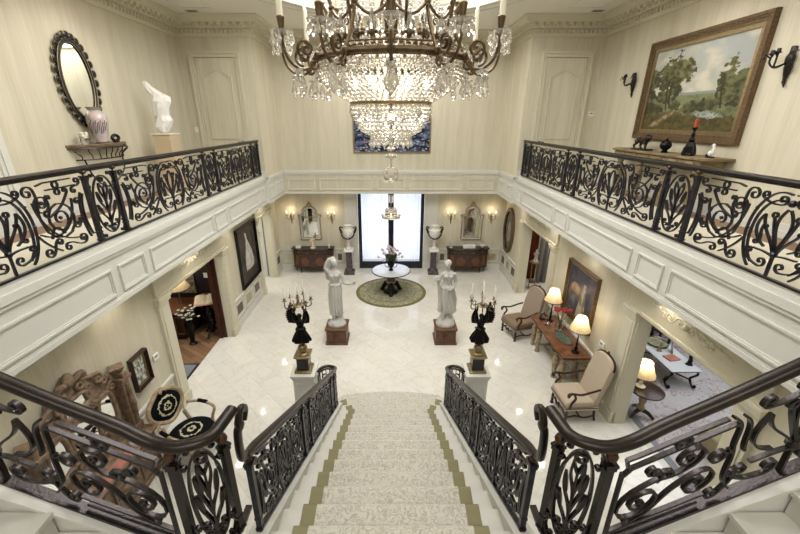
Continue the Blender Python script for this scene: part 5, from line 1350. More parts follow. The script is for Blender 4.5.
# ================================================================== LEFT SIDE FURNITURE
# carved hall stand against the left wall
t = thing('hall_stand', 'tall carved walnut hall stand with mirror panes and carved shelf against the left wall', 'hall stand', (-XL+.03, 3.88, 0), PI/2)
W_ = .80
MB().box(-W_, W_, -.34, 0, .08, .74).box(-W_-.03, W_+.03, -.37, 0, 0, .08).build('lower_cabinet', 'walnut', t, bevel=.01)
MB().box(-W_-.04, W_+.04, -.40, 0, .74, .78).build('shelf', 'walnut', t, bevel=.01); MB().box(-.35, .35, -.38, -.22, .778, .79).build('marble_inset', 'marble_red', t, smooth=0)
mb = MB()
for x in (-.55, 0, .55):
    frame(mb, (x-.22, -.34, .16), (1,0,0), (0,0,1), (0,-1,0), .44, .5, .04, .03)
    relief(mb, (x, -.35, .4), (1,0,0), (0,0,1), .17, .015)
mb.build('cabinet_carving', 'walnut', t)
MB().box(-W_, W_, -.06, 0, .78, 1.05).build('back_board', 'walnut', t, smooth=0)
for s in (-1, 1):
    p = MB().box(*sorted((s*.66, s*.80)), -.18, 0, .78, 1.72).box(*sorted((s*.63, s*.83)), -.22, 0, 1.72, 1.78).box(*sorted((s*.68, s*.78)), -.2, 0, 1.78, 1.86)
    p.lathe([(.06, 1.86), (.12, 1.92), (.13, 1.95), (.02, 1.96)], (s*.73, -.1, 0), 4, caps=True).box(*sorted((s*.64, s*.82)), -.2, -.0, .8, .9)
    p.tube([(s*.73, -.19, .95), (s*.73, -.205, 1.3), (s*.73, -.19, 1.65)], [.03, .045, .03], 8)
    p.build('side_pillar', 'walnut', t, smooth=0, bevel=.008)
def scallop(k): return [(.30*k*cos(a)*(1+.05*cos(5*a)), 1.45+.42*k*sin(a)*(1+.04*cos(6*a))) for a in (2*PI*i/40 for i in range(40))]
out = [(-.66, 1.0), (.66, 1.0), (.66, 1.7), (.5, 1.84), (.52, 1.98), (.36, 2.02), (.3, 2.16), (.14, 2.2), (0, 2.32), (-.14, 2.2), (-.3, 2.16), (-.36, 2.02), (-.52, 1.98), (-.5, 1.84), (-.66, 1.7)]
o2 = []
for a, b in zip(out, out[1:]+out[:1]):
    for k in range(4): o2.append((lerp(a[0], b[0], k/4), lerp(a[1], b[1], k/4)))
# backing with three mirror panes
MB().prism(o2, -.05, 0, axis='y').build('carved_back', 'walnut', t, smooth=0)
def blob(cx, cz, w, h, k): return [(cx+w*k*abs(cos(a))**.6*(1 if cos(a) > 0 else -1)*(1+.05*cos(4*a)), cz+h*k*abs(sin(a))**.6*(1 if sin(a) > 0 else -1)) for a in (2*PI*i/36 for i in range(36))]
for cx, cz, w, h in ((0, 1.88, .2, .1), (-.42, 1.38, .13, .3), (.42, 1.38, .13, .3), (0, 1.34, .2, .3)):
    MB().prism(blob(cx, cz, w, h, 1), -.062, -.052, axis='y').build('mirror_pane', 'mirror', t, smooth=0)
    mb = MB(); mb.tube([(a, -.07, b) for a, b in blob(cx, cz, w, h, 1.08)], .028, 8, closed=True); mb.build('pane_moulding', 'walnut', t)
for s in (-1, 1):
    mb = MB()
    for A, B in ((((.14, 2.1), .09, PI/2, -1, 1.3), ((.42, 1.98), .08, PI/2, -1, 1.2)), (((.5, 1.9), .06, 0, -1, 1.1), ((.6, 1.72), .07, PI/2, 1, 1.1)), (((.22, 1.68), .05, 0, 1, 1), ((.24, 1.98), .05, PI, -1, 1)), (((.22, 1.1), .05, PI/2, 1, 1.1), ((.5, 1.04), .05, PI/2, -1, 1.1)), (((.12, 1.72), .05, PI, 1, 1), ((.55, 1.72), .04, PI, -1, 1))):
        mb.tube([(s*x, -.07, z) for x, z in link(A, B)], .026, 8)
    mb.tube(smoothp([(s*.05, -.08, 2.22), (s*.16, -.12, 2.27), (s*.24, -.1, 2.2)], 5), [.03, .035, .04, .04, .04, .04, .04, .035, .03, .025, .02], 8)
    mb.build('scroll_carving', 'walnut', t)
MB().ball((0, -.08, 2.26), (.08, .06, .11)).build('rosette', 'walnut', t); MB().ball((0, -.08, 1.68), (.07, .05, .07)).build('rosette', 'walnut', t)

t = thing('vase', 'small white vase on the shelf of the carved hall stand', 'vase', (-XL+.36, 4.28, .782)); MB().lathe([(.04, 0), (.07, .05), (.075, .1), (.035, .17), (.03, .2), (.045, .22)], n=20).build('vase_body', 'porcelain', t); MB().tube([(.07, 0, .08), (.11, 0, .12), (.04, 0, .18)], .008, 6).build('handle', 'porcelain', t)
# black velvet armchair
t = thing('armchair', 'ornate gilt armchair in black embroidered velvet beside the hall stand', 'armchair', (-3.36, 4.88, 0), PI/2-.3); t.scale = (1.1, 1.1, 1.08)
def cart(w, h, cz, k=1): return [(w*k*cos(a)*(1+.06*cos(2*a)), cz+h*k*sin(a)*(1+.05*cos(4*a))) for a in (2*PI*i/40 for i in range(40))]
def tilt(p): return [(x, .27+.22*(z-.5)+d, z) for x, z, d in p]
MB().tube([(x, .27+.22*(z-.5), z) for x, z in cart(.27, .25, .84)], .035, 8, closed=True).tube([(-.06, .33, 1.1), (0, .35, 1.14), (.06, .33, 1.1)], .03, 8).tube([(-.2, .26, .6), (-.22, .2, .42)], .03, 8).tube([(.2, .26, .6), (.22, .2, .42)], .03, 8).build('back_frame', 'beige_leg', t)
bp = MB(); ring = cart(.27, .25, 0, .98); v = [(0, -.05, 0)]+[(x*.55, -.045, z*.55) for x, z in ring]+[(x, 0, z) for x, z in ring]+[(0, .03, 0)]
n = 40; f = [(0, 1+i, 1+(i+1) % n) for i in range(n)]+[(1+i, 41+i, 41+(i+1) % n, 1+(i+1) % n) for i in range(n)]+[(81, 41+(i+1) % n, 41+i) for i in range(n)]
o = bp.add(v, f).build('back_pad', 'velvet', t); o.location = (0, .27+.22*.34, .84); o.rotation_euler.x = -.21
q = MB().lathe([(.30, -.06), (.325, -.03), (.32, .0), (.28, .035), (.18, .055), (.01, .06)], n=40).build('seat_pad', 'velvet', t, loc=(0, -.05, .44))
MB().tube([(.33*cos(2*PI*i/36), -.05+.33*sin(2*PI*i/36), .38) for i in range(36)], .03, 8, closed=True).build('seat_frame', 'beige_leg', t)
for s in (-1, 1):
    MB().tube(smoothp([(s*.26, .24, .72), (s*.35, .1, .70), (s*.37, -.1, .68), (s*.35, -.2, .64), (s*.31, -.17, .5), (s*.28, -.2, .4)], 5), .022, 8).build('arm', 'beige_leg', t)
    MB().tube([(s*.35, .1, .715), (s*.37, -.05, .705)], .028, 8).build('arm_pad', 'velvet', t)
    MB().tube(smoothp([(s*.25, -.27, .38), (s*.28, -.31, .25), (s*.24, -.28, .1), (s*.27, -.31, .02)], 5), [.04, .038, .034, .03, .028, .024, .022, .02, .018, .018, .02, .02, .02, .022, .024, .024], 8).build('leg', 'beige_leg', t)
    MB().tube(smoothp([(s*.2, .2, .4), (s*.22, .24, .2), (s*.24, .3, .02)], 5), .024, 8).build('leg', 'beige_leg', t)
# study beyond the left doorway
t = thing('study_desk', 'curved dark wooden desk in the study beyond the left doorway', 'desk', (-5.75, 8.85, 0))
MB().prism([(-.75, .4), (-.75, -.2), (-.5, -.42), (0, -.5), (.4, -.42), (.55, -.1), (.55, .4)][::-1], .1, .76).build('desk_body', 'wood_dark', t, smooth=0, bevel=.01)
MB().prism([(-.8, .42), (-.8, -.24), (-.52, -.47), (0, -.55), (.43, -.47), (.6, -.12), (.6, .42)][::-1], .76, .80).build('desk_top', 'wood', t, smooth=0, bevel=.01)
mb = MB()
for k in range(4): frame(mb, (-.42+.24*k, -.455-.03*(1-abs(k-1.5)/1.5), .2), (1,0,0), (0,0,1), (0,-1,0), .2, .48, .02, .03)
mb.build('desk_panels', 'wood', t, smooth=0); MB().prism([(-.7, .38), (-.7, -.2), (0, -.42), (.45, -.36), (.5, .38)][::-1], 0, .1).build('desk_base', 'wood_dark', t, smooth=0)
table_lamp('lit cream pleated lamp on the study desk', (-5.45, 8.8, .802), .29, 'gold', .74, 4)
t = thing('book_stand', 'carved dark tripod stand holding the open book in the study', 'stand', (-4.72, 8.7, 0))
MB().tube([(0, 0, .1), (.02, 0, .4), (-.02, 0, .7), (0, 0, .95)], [.07, .11, .09, .05], 8).ball((0, 0, .55), (.13, .12, .16)).ball((.06, -.06, .4), (.1, .08, .12)).ball((-.05, .02, .75), (.1, .08, .12)).build('stem', 'bronze_dark', t)
for k in range(3): a = k*2*PI/3+.5; MB().tube(smoothp([(0, 0, .18), (.12*cos(a), .12*sin(a), .14), (.25*cos(a), .25*sin(a), .03)], 4), .03, 8).build('leg', 'bronze_dark', t)
MB().obox((0, 0, .99), (.5, .36, .02), .35, .25).build('rest', 'wood_dark', t, smooth=0)
t = thing('open_book', 'large open book lying on the dark stand in the study', 'book', (-4.72, 8.7, 1.02), .35)
n = 12; v = []; f = []
for i in range(n+1):
    u = -1+2*i/n; x = u*.27; z = .035*abs(sin(u*PI))**.6+.005
    for y in (-.18, .18): v += [(x, y, z+y*.25+.0), (x, y, -.012+y*.25)]
for i in range(n):
    a = 4*i; f += [(a, a+4, a+6, a+2), (a+1, a+3, a+7, a+5), (a, a+1, a+5, a+4), (a+2, a+6, a+7, a+3)]
f += [(0, 2, 3, 1), (4*n, 4*n+1, 4*n+3, 4*n+2)]
MB().add(v, f).build('pages', 'page', t, smooth=20); MB().obox((0, 0, -.02), (.58, .39, .012), 0, .245).build('cover', 'marble_red', t, smooth=0)
t = thing('lily_vase', 'tall dark vase of pale lilies standing before the study desk', 'flowers', (-5.02, 8.25, 0))
MB().lathe([(.09, 0), (.1, .02), (.05, .06), (.06, .2), (.1, .4), (.12, .55), (.07, .66), (.09, .7), (.07, .7)], n=20, flute=.04).build('tall_vase', 'bronze_dark', t)
mb = MB(); fl = MB()
for k in range(22):
    a = k*2.4; r = .05+.012*k*.8; p = (cos(a)*r, sin(a)*r, .86+.12*sin(k*1.7)); mb.tube([(0, 0, .65), (p[0]*.5, p[1]*.5, .78), p], .005, 5)
    for q in range(5): b = q*PI*.4; fl.tube([p, (p[0]+.025*cos(b), p[1]+.025*sin(b), p[2]+.03), (p[0]+.045*cos(b), p[1]+.045*sin(b), p[2]+.02)], [.006, .012, .003], 5)
mb.build('stems', 'green', t); fl.build('blossoms', 'pale_leaf', t)
t = thing('tapestry', 'patterned tapestry on the study wall behind the lamp', 'tapestry', (-5.9, 9.285, 1.6)); MB().box(-.75, .65, -.02, 0, -.65, .65).build('cloth', 'tapestry', t, smooth=0); MB().tube([(-.8, -.02, .66), (.7, -.02, .66)], .015, 6).build('rod', 'brass', t)
struct('trim_10', MB().box(-XL-.25, -XL-.13, 8.55, 8.579, 0, 2.33).box(-XL-.32, -XL-.225, 8.5, 8.75, 0, 2.5).box(-4.62, -4.47, 9.2, 9.3, 0, 2.6).box(-6.9, -XL-.3, 9.26, 9.3, 0, .16).box(-6.9, -XL-.3, 9.27, 9.3, .75, .8), 'study_case', smooth=0)
t = thing('bookcase', 'dark bookcase against the study wall beside the casing', 'bookcase', (-4.86, 9.14, 0)); t.scale = (.8, 1, 1)
mb = MB().box(-.28, -.25, -.14, .14, .05, .95).box(.25, .28, -.14, .14, .05, .95).box(-.25, .25, .12, .14, .05, .95)
mb.build('carcass', 'wood_dark', t, smooth=0)
for z in (.07, .35, .63, .93): MB().box(-.25, .25, -.14, .12, z-.015, z+.015).build('shelf', 'wood', t, smooth=0)
t = thing('study_mat', 'grey mat on the parquet near the study doorway', 'rug', (-4.95, 6.8, 0)); MB().box(-.4, .45, -.45, .55, 0, .012).build('field', 'grey_rug', t, smooth=0); MB().box(.45, .49, -.45, .55, 0, .014).box(-.4, .49, .55, .59, 0, .014).build('border', 'navy', t, smooth=0)

# ================================================================== UPSTAIRS FURNITURE
t = thing('wall_console', 'iron wall console with stone top under the lobed mirror', 'console', (-XW, 7.42, 0), PI/2)
def half(a, d, n=20): return [(-a, 0)]+[(-a+2*a*i/n, -d*(1-abs(-1+2*i/n)**3)) for i in range(1, n)]+[(a, 0)]
MB().prism(half(.74, .33), 4.86, 4.9).build('stone_top', 'console_stone', t, smooth=20, bevel=.006)
mb = MB()
for z, k in ((4.83, .97), (4.64, .8)): mb.tube([(a*k, b*k, z) for a, b in half(.74, .33)], .012, 6)
for i in range(1, 20, 2):
    a, b = half(.74, .33)[i]; mb.tube(smoothp([(a*.97, b*.97, 4.84), (a*1.0, b*.97, 4.78), (a*.8, b*.8, 4.7), (a*.8, b*.8, 4.64)], 4), .009, 6)
for s in (-1, 1): mb.tube(smoothp([(s*.5, -.08, 4.64), (s*.45, -.1, 4.4), (s*.25, -.06, 4.2), (s*.0, -.02, 4.1)], 5), .014, 6)
mb.build('iron_basket', 'iron', t)
t = thing('painted_vase', 'large pink and blue painted porcelain vase on the iron console', 'vase', (-XW+.22, 7.28, 4.902))
MB().lathe([(.09, 0), (.095, .02), (.09, .04), (.13, .2), (.165, .36), (.16, .46), (.12, .53), (.09, .56), (.12, .6), (.13, .61), (.11, .61)], n=32).build('vase_body', 'pink_vase', t)
MB().tube([(.115*cos(2*PI*i/32), .115*sin(2*PI*i/32), .6) for i in range(32)], .012, 6, closed=True).tube([(.095*cos(2*PI*i/32), .095*sin(2*PI*i/32), .02) for i in range(32)], .01, 6, closed=True).tube([(0, -.15, .38), (0, -.2, .44), (0, -.14, .48)], .012, 6).tube([(0, .15, .38), (0, .2, .44), (0, .14, .48)], .012, 6).build('gilt_rims', 'gold', t)
mb = MB()
for k in range(9): a = -.9+k*.22; a = a-1.2; mb.tube([(.125*cos(a), .125*sin(a), .17+.02*(k % 3)), (.15*cos(a+.1), .15*sin(a+.1), .26), (.165*cos(a+.35), .165*sin(a+.35), .36+.03*(k % 2))], [.006, .004, .008], 5)
mb.build('painted_branches', 'wood_dark', t)
t = thing('glass_vase', 'small glass vase of white flowers at the near end of the iron console', 'flowers', (-XW+.17, 6.93, 4.902)); MB().lathe([(.05, 0), (.07, .04), (.06, .1), (.07, .12), (.06, .12), (.05, .08), (.05, .01)], n=16).build('glass_body', 'glass', t)
mb = MB()
for k in range(12): a = k*2.4; mb.ball((.045*cos(a), .045*sin(a), .15+.03*sin(k)), .028, 8, 6)
mb.build('blossoms', 'pale_leaf', t)
t = thing('black_ornament', 'small black ring ornament at the far end of the iron console', 'ornament', (-XW+.17, 7.72, 4.902), PI/2); MB().tube([(.09*cos(2*PI*i/24), 0, .075+.05*sin(2*PI*i/24)) for i in range(24)], .03, 8, closed=True).build('ring_form', 'black', t); MB().box(-.06, .06, -.03, .03, 0, .02).build('ornament_base', 'black', t, bevel=.004)
t = thing('display_plinth', 'plain beige plinth on the left gallery carrying a white sculpture', 'plinth', (-4.95, 8.8, ZF+.005)); MB().box(-.19, .19, -.19, .19, 0, 1.25).build('body', 'plinth_beige', t, bevel=.004); MB().box(-.21, .21, -.21, .21, 1.25, 1.27).build('top_slab', 'white', t, bevel=.004)
t = thing('abstract_sculpture', 'rough white twisted abstract sculpture on the beige plinth', 'sculpture', (-4.95, 8.8, ZF+1.275), .2)
mb = MB(); rnd = random.Random(5)
secs = [(.02,0,.02,.03,.03), (.02,0,.06,.07,.05), (-.02,0,.14,.13,.07), (.04,0,.26,.11,.08), (.0,0,.36,.10,.07), (.02,0,.5,.12,.09), (.03,0,.64,.13,.09), (.05,0,.74,.13,.07), (-.04,0,.80,.10,.06), (-.14,0,.9,.06,.04), (-.19,0,.99,.045,.03), (-.19,0,1.03,.02,.02)]
n = 18; v = []; f = []
for j, (cx, cy, z, rx, ry) in enumerate(secs):
    for i in range(n): a = 2*PI*i/n+j*.25; k = 1.3+rnd.uniform(-.3, .3); v.append((cx+rx*k*cos(a), cy+ry*k*sin(a), z+rnd.uniform(-.015, .015)))
for j in range(len(secs)-1):
    for i in range(n): f.append((j*n+i, j*n+(i+1) % n, (j+1)*n+(i+1) % n, (j+1)*n+i))
f += [tuple(range(n-1, -1, -1)), tuple((len(secs)-1)*n+i for i in range(n))]
mb.add(v, f).build('twisted_form', 'white', t, smooth=15); MB().box(-.1, .1, -.05, .05, 0, .02).build('foot', 'plinth_beige', t, bevel=.004)
# right gallery console table with ornaments
t = thing('console_table', 'long weathered wooden console table under the landscape painting', 'table', (XW-.26, 7.62, ZF), -PI/2)
MB().prism([(-1.4, .25), (-1.4, -.12), (-1.28, -.25), (1.28, -.25), (1.4, -.12), (1.4, .25)][::-1], .93, .97).build('table_top', 'console_wood', t, smooth=0, bevel=.008)
mb = MB().box(-1.26, 1.26, -.2, .22, .80, .93)
for k in range(6): mb.box(-1.18+.4*k, -.86+.4*k, -.215, -.2, .82, .91)
mb.build('apron', 'console_wood', t, smooth=0, bevel=.005)
for x in (-1.12, -.42, .42, 1.12): MB().lathe([(.07, 0), (.075, .05), (.05, .1), (.08, .25), (.09, .5), (.05, .68), (.08, .74), (.09, .8)], (x, -.1, 0), 12).build('leg', 'console_wood', t)
MB().box(-1.12, 1.12, -.14, -.06, .06, .11).build('stretcher', 'console_wood', t, smooth=0)
zt = ZF+.972
t = thing('lion_figure', 'bronze prowling lion figure at the far end of the gallery console', 'figurine', (5.2, 8.2, zt), -PI/2)
MB().box(-.24, .24, -.08, .08, 0, .03).build('lion_base', 'lion', t, bevel=.006)
mb = MB()
# head towards +x locally (near end), tail behind
mb.loft([(0,0,0,.01,.01), (0,0,.01,.01,.01)], 6)
mb.v = []; mb.f = []
def seg(p, r): mb.tube(smoothp(p, 4), [lerp(r[0], r[-1], i/((len(p)-1)*4)) if len(r) == 2 else r[min(len(r)-1, int(i/4))] for i in range((len(p)-1)*4+1)], 10)
mb.tube(smoothp([(-.19, 0, .185), (-.1, 0, .19), (0, 0, .18), (.1, 0, .2)], 4), [.045, .052, .056, .056, .052, .048, .047, .05, .054, .06, .064, .064, .055], 12)
mb.ball((.13, 0, .23), (.07, .062, .075)); mb.ball((.185, 0, .245), (.045, .038, .042)); mb.ball((.222, 0, .232), (.026, .024, .022))
for s in (-1, 1): mb.ball((.165, s*.035, .285), .014, 8, 5)
for x, y, dx in ((.1, -.035, .05), (.07, .035, -.03)):
    mb.tube(smoothp([(x, y, .19), (x+dx*.4, y, .12), (x+dx, y, .06), (x+dx+.005, y, .04)], 4), [.034]*4+[.024]*5+[.018]*4, 8); mb.ball((x+dx+.018, y, .04), (.028, .018, .014))
for x, y, dx in ((-.17, -.035, -.04), (-.15, .035, .05)):
    mb.tube(smoothp([(x, y, .19), (x+.035+dx*.3, y, .125), (x-.02+dx, y, .085), (x+dx, y, .04)], 4), [.042]*4+[.026]*5+[.017]*4, 8); mb.ball((x+dx+.018, y, .04), (.028, .018, .014))
mb.tube(smoothp([(-.2, 0, .2), (-.25, 0, .15), (-.27, 0, .08), (-.3, 0, .06)], 4), [.014]*10+[.02]*3, 8)
mb.build('lion_body', 'lion', t, remesh=.006, sm=1)
t = thing('lidded_pot', 'small dark lidded pot between lion and candlestick', 'pot', (5.2, 7.5, zt)); MB().lathe([(.05, 0), (.06, .02), (.04, .04), (.09, .09), (.1, .14), (.08, .18)], n=20).build('pot_body', 'bronze_dark', t); MB().lathe([(.085, .18), (.06, .21), (.02, .23), (.02, .25), (.008, .26)], n=16).build('lid', 'bronze_dark', t)
for s in (-1, 1): MB().tube([(0, s*.09, .12), (0, s*.14, .14), (0, s*.1, .17)], .01, 6).build('handle', 'bronze_dark', bpy.data.objects[t.name])
t = thing('candlestick', 'tall dark carved candlestick with a red candle on the gallery console', 'candlestick', (5.2, 6.88, zt))
MB().lathe([(.12, 0), (.125, .02), (.09, .05), (.08, .15), (.05, .22), (.06, .26), (.03, .3), (.035, .36), (.02, .4), (.045, .44), (.05, .46)], n=4).build('stick', 'bronze_dark', t, smooth=0)
mb = MB()
for k in range(4): a = k*PI/2; mb.tube([(.1*cos(a), .1*sin(a), .02), (.09*cos(a), .09*sin(a), .12), (.05*cos(a), .05*sin(a), .2)], [.03, .02, .015], 6)
mb.build('carving', 'bronze_dark', t); MB().lathe([(.028, .46), (.026, .58), (.005, .6)], n=12).build('candle', 'red_candle', t)
t = thing('bird_figure', 'small silver and black bird figure at the near end of the gallery console', 'figurine', (5.2, 6.4, zt), -PI/2)
MB().ball((0, 0, .07), (.05, .035, .045)).tube([(.03, 0, .09), (.04, 0, .15), (.03, 0, .19)], [.03, .02, .018], 8).ball((.02, 0, .2), (.028, .024, .024)).tube([(.0, 0, .2), (-.04, 0, .19)], [.01, .003], 6).build('bird_body', 'white', t); MB().tube([(.03, 0, .07), (-.04, 0, .05), (-.1, 0, .03)], [.03, .025, .006], 8).box(-.06, .06, -.03, .03, 0, .025).build('wings', 'black', t)

# ================================================================== GREAT CHANDELIER
CH = thing('great_chandelier', 'huge crystal and bronze chandelier hanging in the stair hall', 'chandelier', (0, 4.2, 0))
def beadring(mb, r, z, n, s, jit=0):
    for i in range(n):
        a = 2*PI*i/n+jit; mb.ball((r*cos(a), r*sin(a), z), s, 6, 4)
def ringt(mb, r, z, t_=.012, n=56): mb.tube([(r*cos(2*PI*i/n), r*sin(2*PI*i/n), z) for i in range(n)], t_, 8, closed=True)
g = MB(); g.lathe([(.70, 5.945), (.745, 5.95), (.76, 5.975), (.745, 6.0), (.70, 6.0), (.69, 5.97)], n=64, caps=False); ringt(g, .72, 6.045, .008); ringt(g, .745, 5.945, .009)
g.build('main_ring', 'brass', CH, loc=(0, 0, -.14))
g = MB(); g.lathe([(.40, 5.44), (.415, 5.45), (.415, 5.47), (.40, 5.475)], n=48, caps=False); ringt(g, .41, 5.46, .009); ringt(g, .21, 5.2, .008)
for k in range(8): a = 2*PI*k/8; g.tube(smoothp([(.74*cos(a), .74*sin(a), 5.81), (.66*cos(a), .66*sin(a), 5.62), (.41*cos(a), .41*sin(a), 5.46)], 4), .004, 5)
g.build('lower_ring', 'gold', CH)
g = MB(); ringt(g, .5, 6.14, .016); ringt(g, .5, 6.06, .01); g.build('upper_ring', 'brass', CH, loc=(0, 0, -.14))
cr = MB(); tiers = []
for j in range(11):      # big bowl
    t_ = j/10; r = .735*cos(t_*PI/2*.63)**.9+.0; r = lerp(.735, .41, t_**1.9); z = lerp(5.775, 5.49, t_)
    n_ = int(2*PI*r/.056); tiers.append((r, z)); beadring(cr, r, z, n_, (.026, .026, .02), j*.5)
o = cr.build('bead_bowl', 'crystal', CH, smooth=0); o['kind'] = 'stuff'
cr = MB()
for j in range(7):
    t_ = j/6; r = lerp(.40, .30, t_**1.8); z = lerp(5.42, 5.2, t_); beadring(cr, r, z, int(2*PI*r/.05), (.023, .023, .018), j*.5)
for j in range(4):
    t_ = j/3; beadring(cr, lerp(.28, .2, t_), lerp(5.19, 5.15, t_), 30, (.02, .02, .016), j*.5)
for j in range(3): beadring(cr, .2-.02*j, 5.13-.03*j, 24, (.018, .018, .015), j*.5)
o = cr.build('bead_basket', 'crystal', CH, smooth=0); o['kind'] = 'stuff'
cr = MB()
beadring(cr, .5, 6.10, 52, .022)
for j in range(2): beadring(cr, .725, 6.025+.0*j, 80, .013)
# strings rising from the ring to the crown
for i in range(30):
    a = 2*PI*i/30
    for k in range(30):
        u = k/29; r = .70*(1-u)**2.2+.24*(1-(1-u)**2.2); z = 6.06+1.2*u; cr.ball((r*cos(a), r*sin(a), z), (.014, .014, .018), 6, 4)
o = cr.build('bead_strings', 'crystal', CH, smooth=0, loc=(0, 0, -.14)); o['kind'] = 'stuff'
def drop(mb, x, y, z, s=1):
    mb.ball((x, y, z), .014*s, 6, 4); mb.lathe([(.002, -.125*s), (.02*s, -.10*s), (.026*s, -.075*s), (.014*s, -.035*s), (.003, -.012*s)], (x, y, z), 6)
DROP = {}
def dropobj(x, y, z, s_, parent):
    if s_ not in DROP:
        q = MB(); drop(q, 0, 0, 0, s_); q.lathe([(.004, -.02*s_), (.004, .012*s_)], n=5); o = q.build('crystal_drop', 'crystal', parent, smooth=25); DROP[s_] = o
    else:
        o = DROP[s_].copy(); C.objects.link(o); o.parent = parent
    o.location = (x, y, z)
for i in range(20): a = 2*PI*i/20; dropobj(.215*cos(a), .215*sin(a), 5.13, .8, CH)
for i in range(12): a = 2*PI*i/12+.2; dropobj(.41*cos(a), .41*sin(a), 5.43, .9, CH)
for i in range(24): a = 2*PI*i/24; dropobj(.60*cos(a), .60*sin(a), 6.19-.02*(i % 2), 1.6, CH)
MB().tube([(0, 0, 4.83), (0, 0, 5.2)], .008, 8).lathe([(.01, 4.90), (.06, 4.93), (.075, 4.945), (.05, 4.95), (.02, 4.97)], n=16).lathe([(.03, 5.0), (.05, 5.02), (.02, 5.04)], n=12).build('bottom_stem', 'crystal', CH)
MB().ball((0, 0, 4.745), .088, 16, 10).build('crystal_ball', 'crystal', CH, smooth=0)
MB().tube([(0, 0, 5.2), (0, 0, 8.7)], .022, 10).lathe([(.03, 6.0), (.09, 6.15), (.11, 6.3), (.05, 6.5), (.08, 6.8), (.03, 7.1)], n=20).lathe([(.2, 7.26), (.26, 7.3), (.24, 7.36), (.1, 7.42), (.03, 7.5)], n=24).lathe([(.14, 8.66), (.16, 8.69), (.1, 8.72)], n=24).build('central_stem', 'brass', CH)
# scrolling bronze gallery between ring and arms
g = MB()
for k in range(24):
    a = 2*PI*k/24; c, s_ = cos(a), sin(a)
    A = link(((.0, .10), .05, 0, 1, 1.1), ((.06, .24), .035, PI, 1, 1.1), .7)
    g.tube([((.60-p*.9)*c, (.60-p*.9)*s_, 6.0+q) for p, q in A], .010, 6)
for k in range(12):
    a0 = 2*PI*k/12; a1 = a0+2*PI/12
    pts = [(.6*cos(lerp(a0, a1, u)), .6*sin(lerp(a0, a1, u)), 6.35-.10*sin(PI*u)) for u in (i/10 for i in range(11))]; g.tube(pts, .013, 6)
    g.ball((.6*cos(a0), .6*sin(a0), 6.35), .03, 8, 6)
    g.tube(smoothp([(.74*cos(a0), .74*sin(a0), 6.0), (.66*cos(a0), .66*sin(a0), 6.15), (.6*cos(a0), .6*sin(a0), 6.35), (.68*cos(a0), .68*sin(a0), 6.5)], 4), .016, 6)
g.build('scroll_gallery', 'brass', CH, loc=(0, 0, -.14))
def arm(k):
    a = 2*PI*k/12+0; c, s_ = cos(a), sin(a)
    R3 = lambda x, y, z: (x*c-y*s_, x*s_+y*c, z)
    g = MB()
    g.tube([R3(x, 0, z) for x, _, z in smoothp([(.74, 0, 5.97), (.82, 0, 5.88), (.92, 0, 5.86), (1.02, 0, 5.93), (1.06, 0, 6.05), (1.06, 0, 6.12)], 6)], .013, 8)
    g.tube([R3(.86+p, 0, 6.02+q) for p, q in spiral((0, 0), .085, -PI*.5, 1, 1.5)], .014, 6)
    g.tube([R3(.80+p, 0, 5.90+q) for p, q in spiral((0, 0), .055, PI*.5, 1, 1.3)], .012, 6)
    g.ball(R3(.755, 0, 5.975), .035, 8, 6)
    x, y, _ = R3(1.06, 0, 0)
    g.lathe([(.012, 6.10), (.04, 6.13), (.022, 6.15), (.028, 6.19), (.034, 6.24), (.03, 6.245)], (x, y, 0), 12)
    o = g.build('arm', 'brass', CH, loc=(0, 0, -.14))
    q = MB(); q.lathe([(.02, 6.10), (.09, 6.125), (.10, 6.14), (.02, 6.13)], (x, y, 0), 12)
    for j in range(8):
        b = 2*PI*j/8; drop(q, x+.088*cos(b), y+.088*sin(b), 6.12, .75)
    q.build('bobeche', 'crystal', o, smooth=25)
    for j in (-1, 1): dropobj(*R3(.93+.03*j, .02*j, 5.83)[:2], 5.83, 1.5, o)
    dropobj(*R3(.80, 0, 0)[:2], 5.80, 1.4, o); MB().ball(R3(.93, 0, 5.84), .035, 8, 5).build('crystal_ball', 'crystal', o, smooth=0)
    MB().lathe([(.023, 6.24), (.022, 6.53), (.01, 6.54)], (x, y, 0), 12).build('candle', 'candle', o)
    MB().ball((x, y, 6.57), (.014, .014, .035), 8, 6).build('bulb', 'bulb', o)
for k in range(12): arm(k)
# inner candles on short arms
for k in range(8):
    a = 2*PI*k/8+.2; r = .66; g = MB().tube([(.5*cos(a), .5*sin(a), 6.12), (.6*cos(a), .6*sin(a), 6.2), (r*cos(a), r*sin(a), 6.42)], .014, 6).lathe([(.012, 6.40), (.045, 6.43), (.024, 6.46), (.03, 6.5)], (r*cos(a), r*sin(a), 0), 12)
    o = g.build('upper_arm', 'brass', CH, loc=(0, 0, -.14)); MB().lathe([(.022, 6.5), (.022, 6.78)], (r*cos(a), r*sin(a), 0), 12).build('candle', 'candle', o)
for k in range(6):
    a = 2*PI*k/6; MB().ball((.35*cos(a), .35*sin(a), 5.64), (.03, .03, .045), 8, 6).build('bulb', 'bulb', CH)
MB().ball((0, 0, 5.33), (.03, .03, .045), 8, 6).build('bulb', 'bulb', CH)

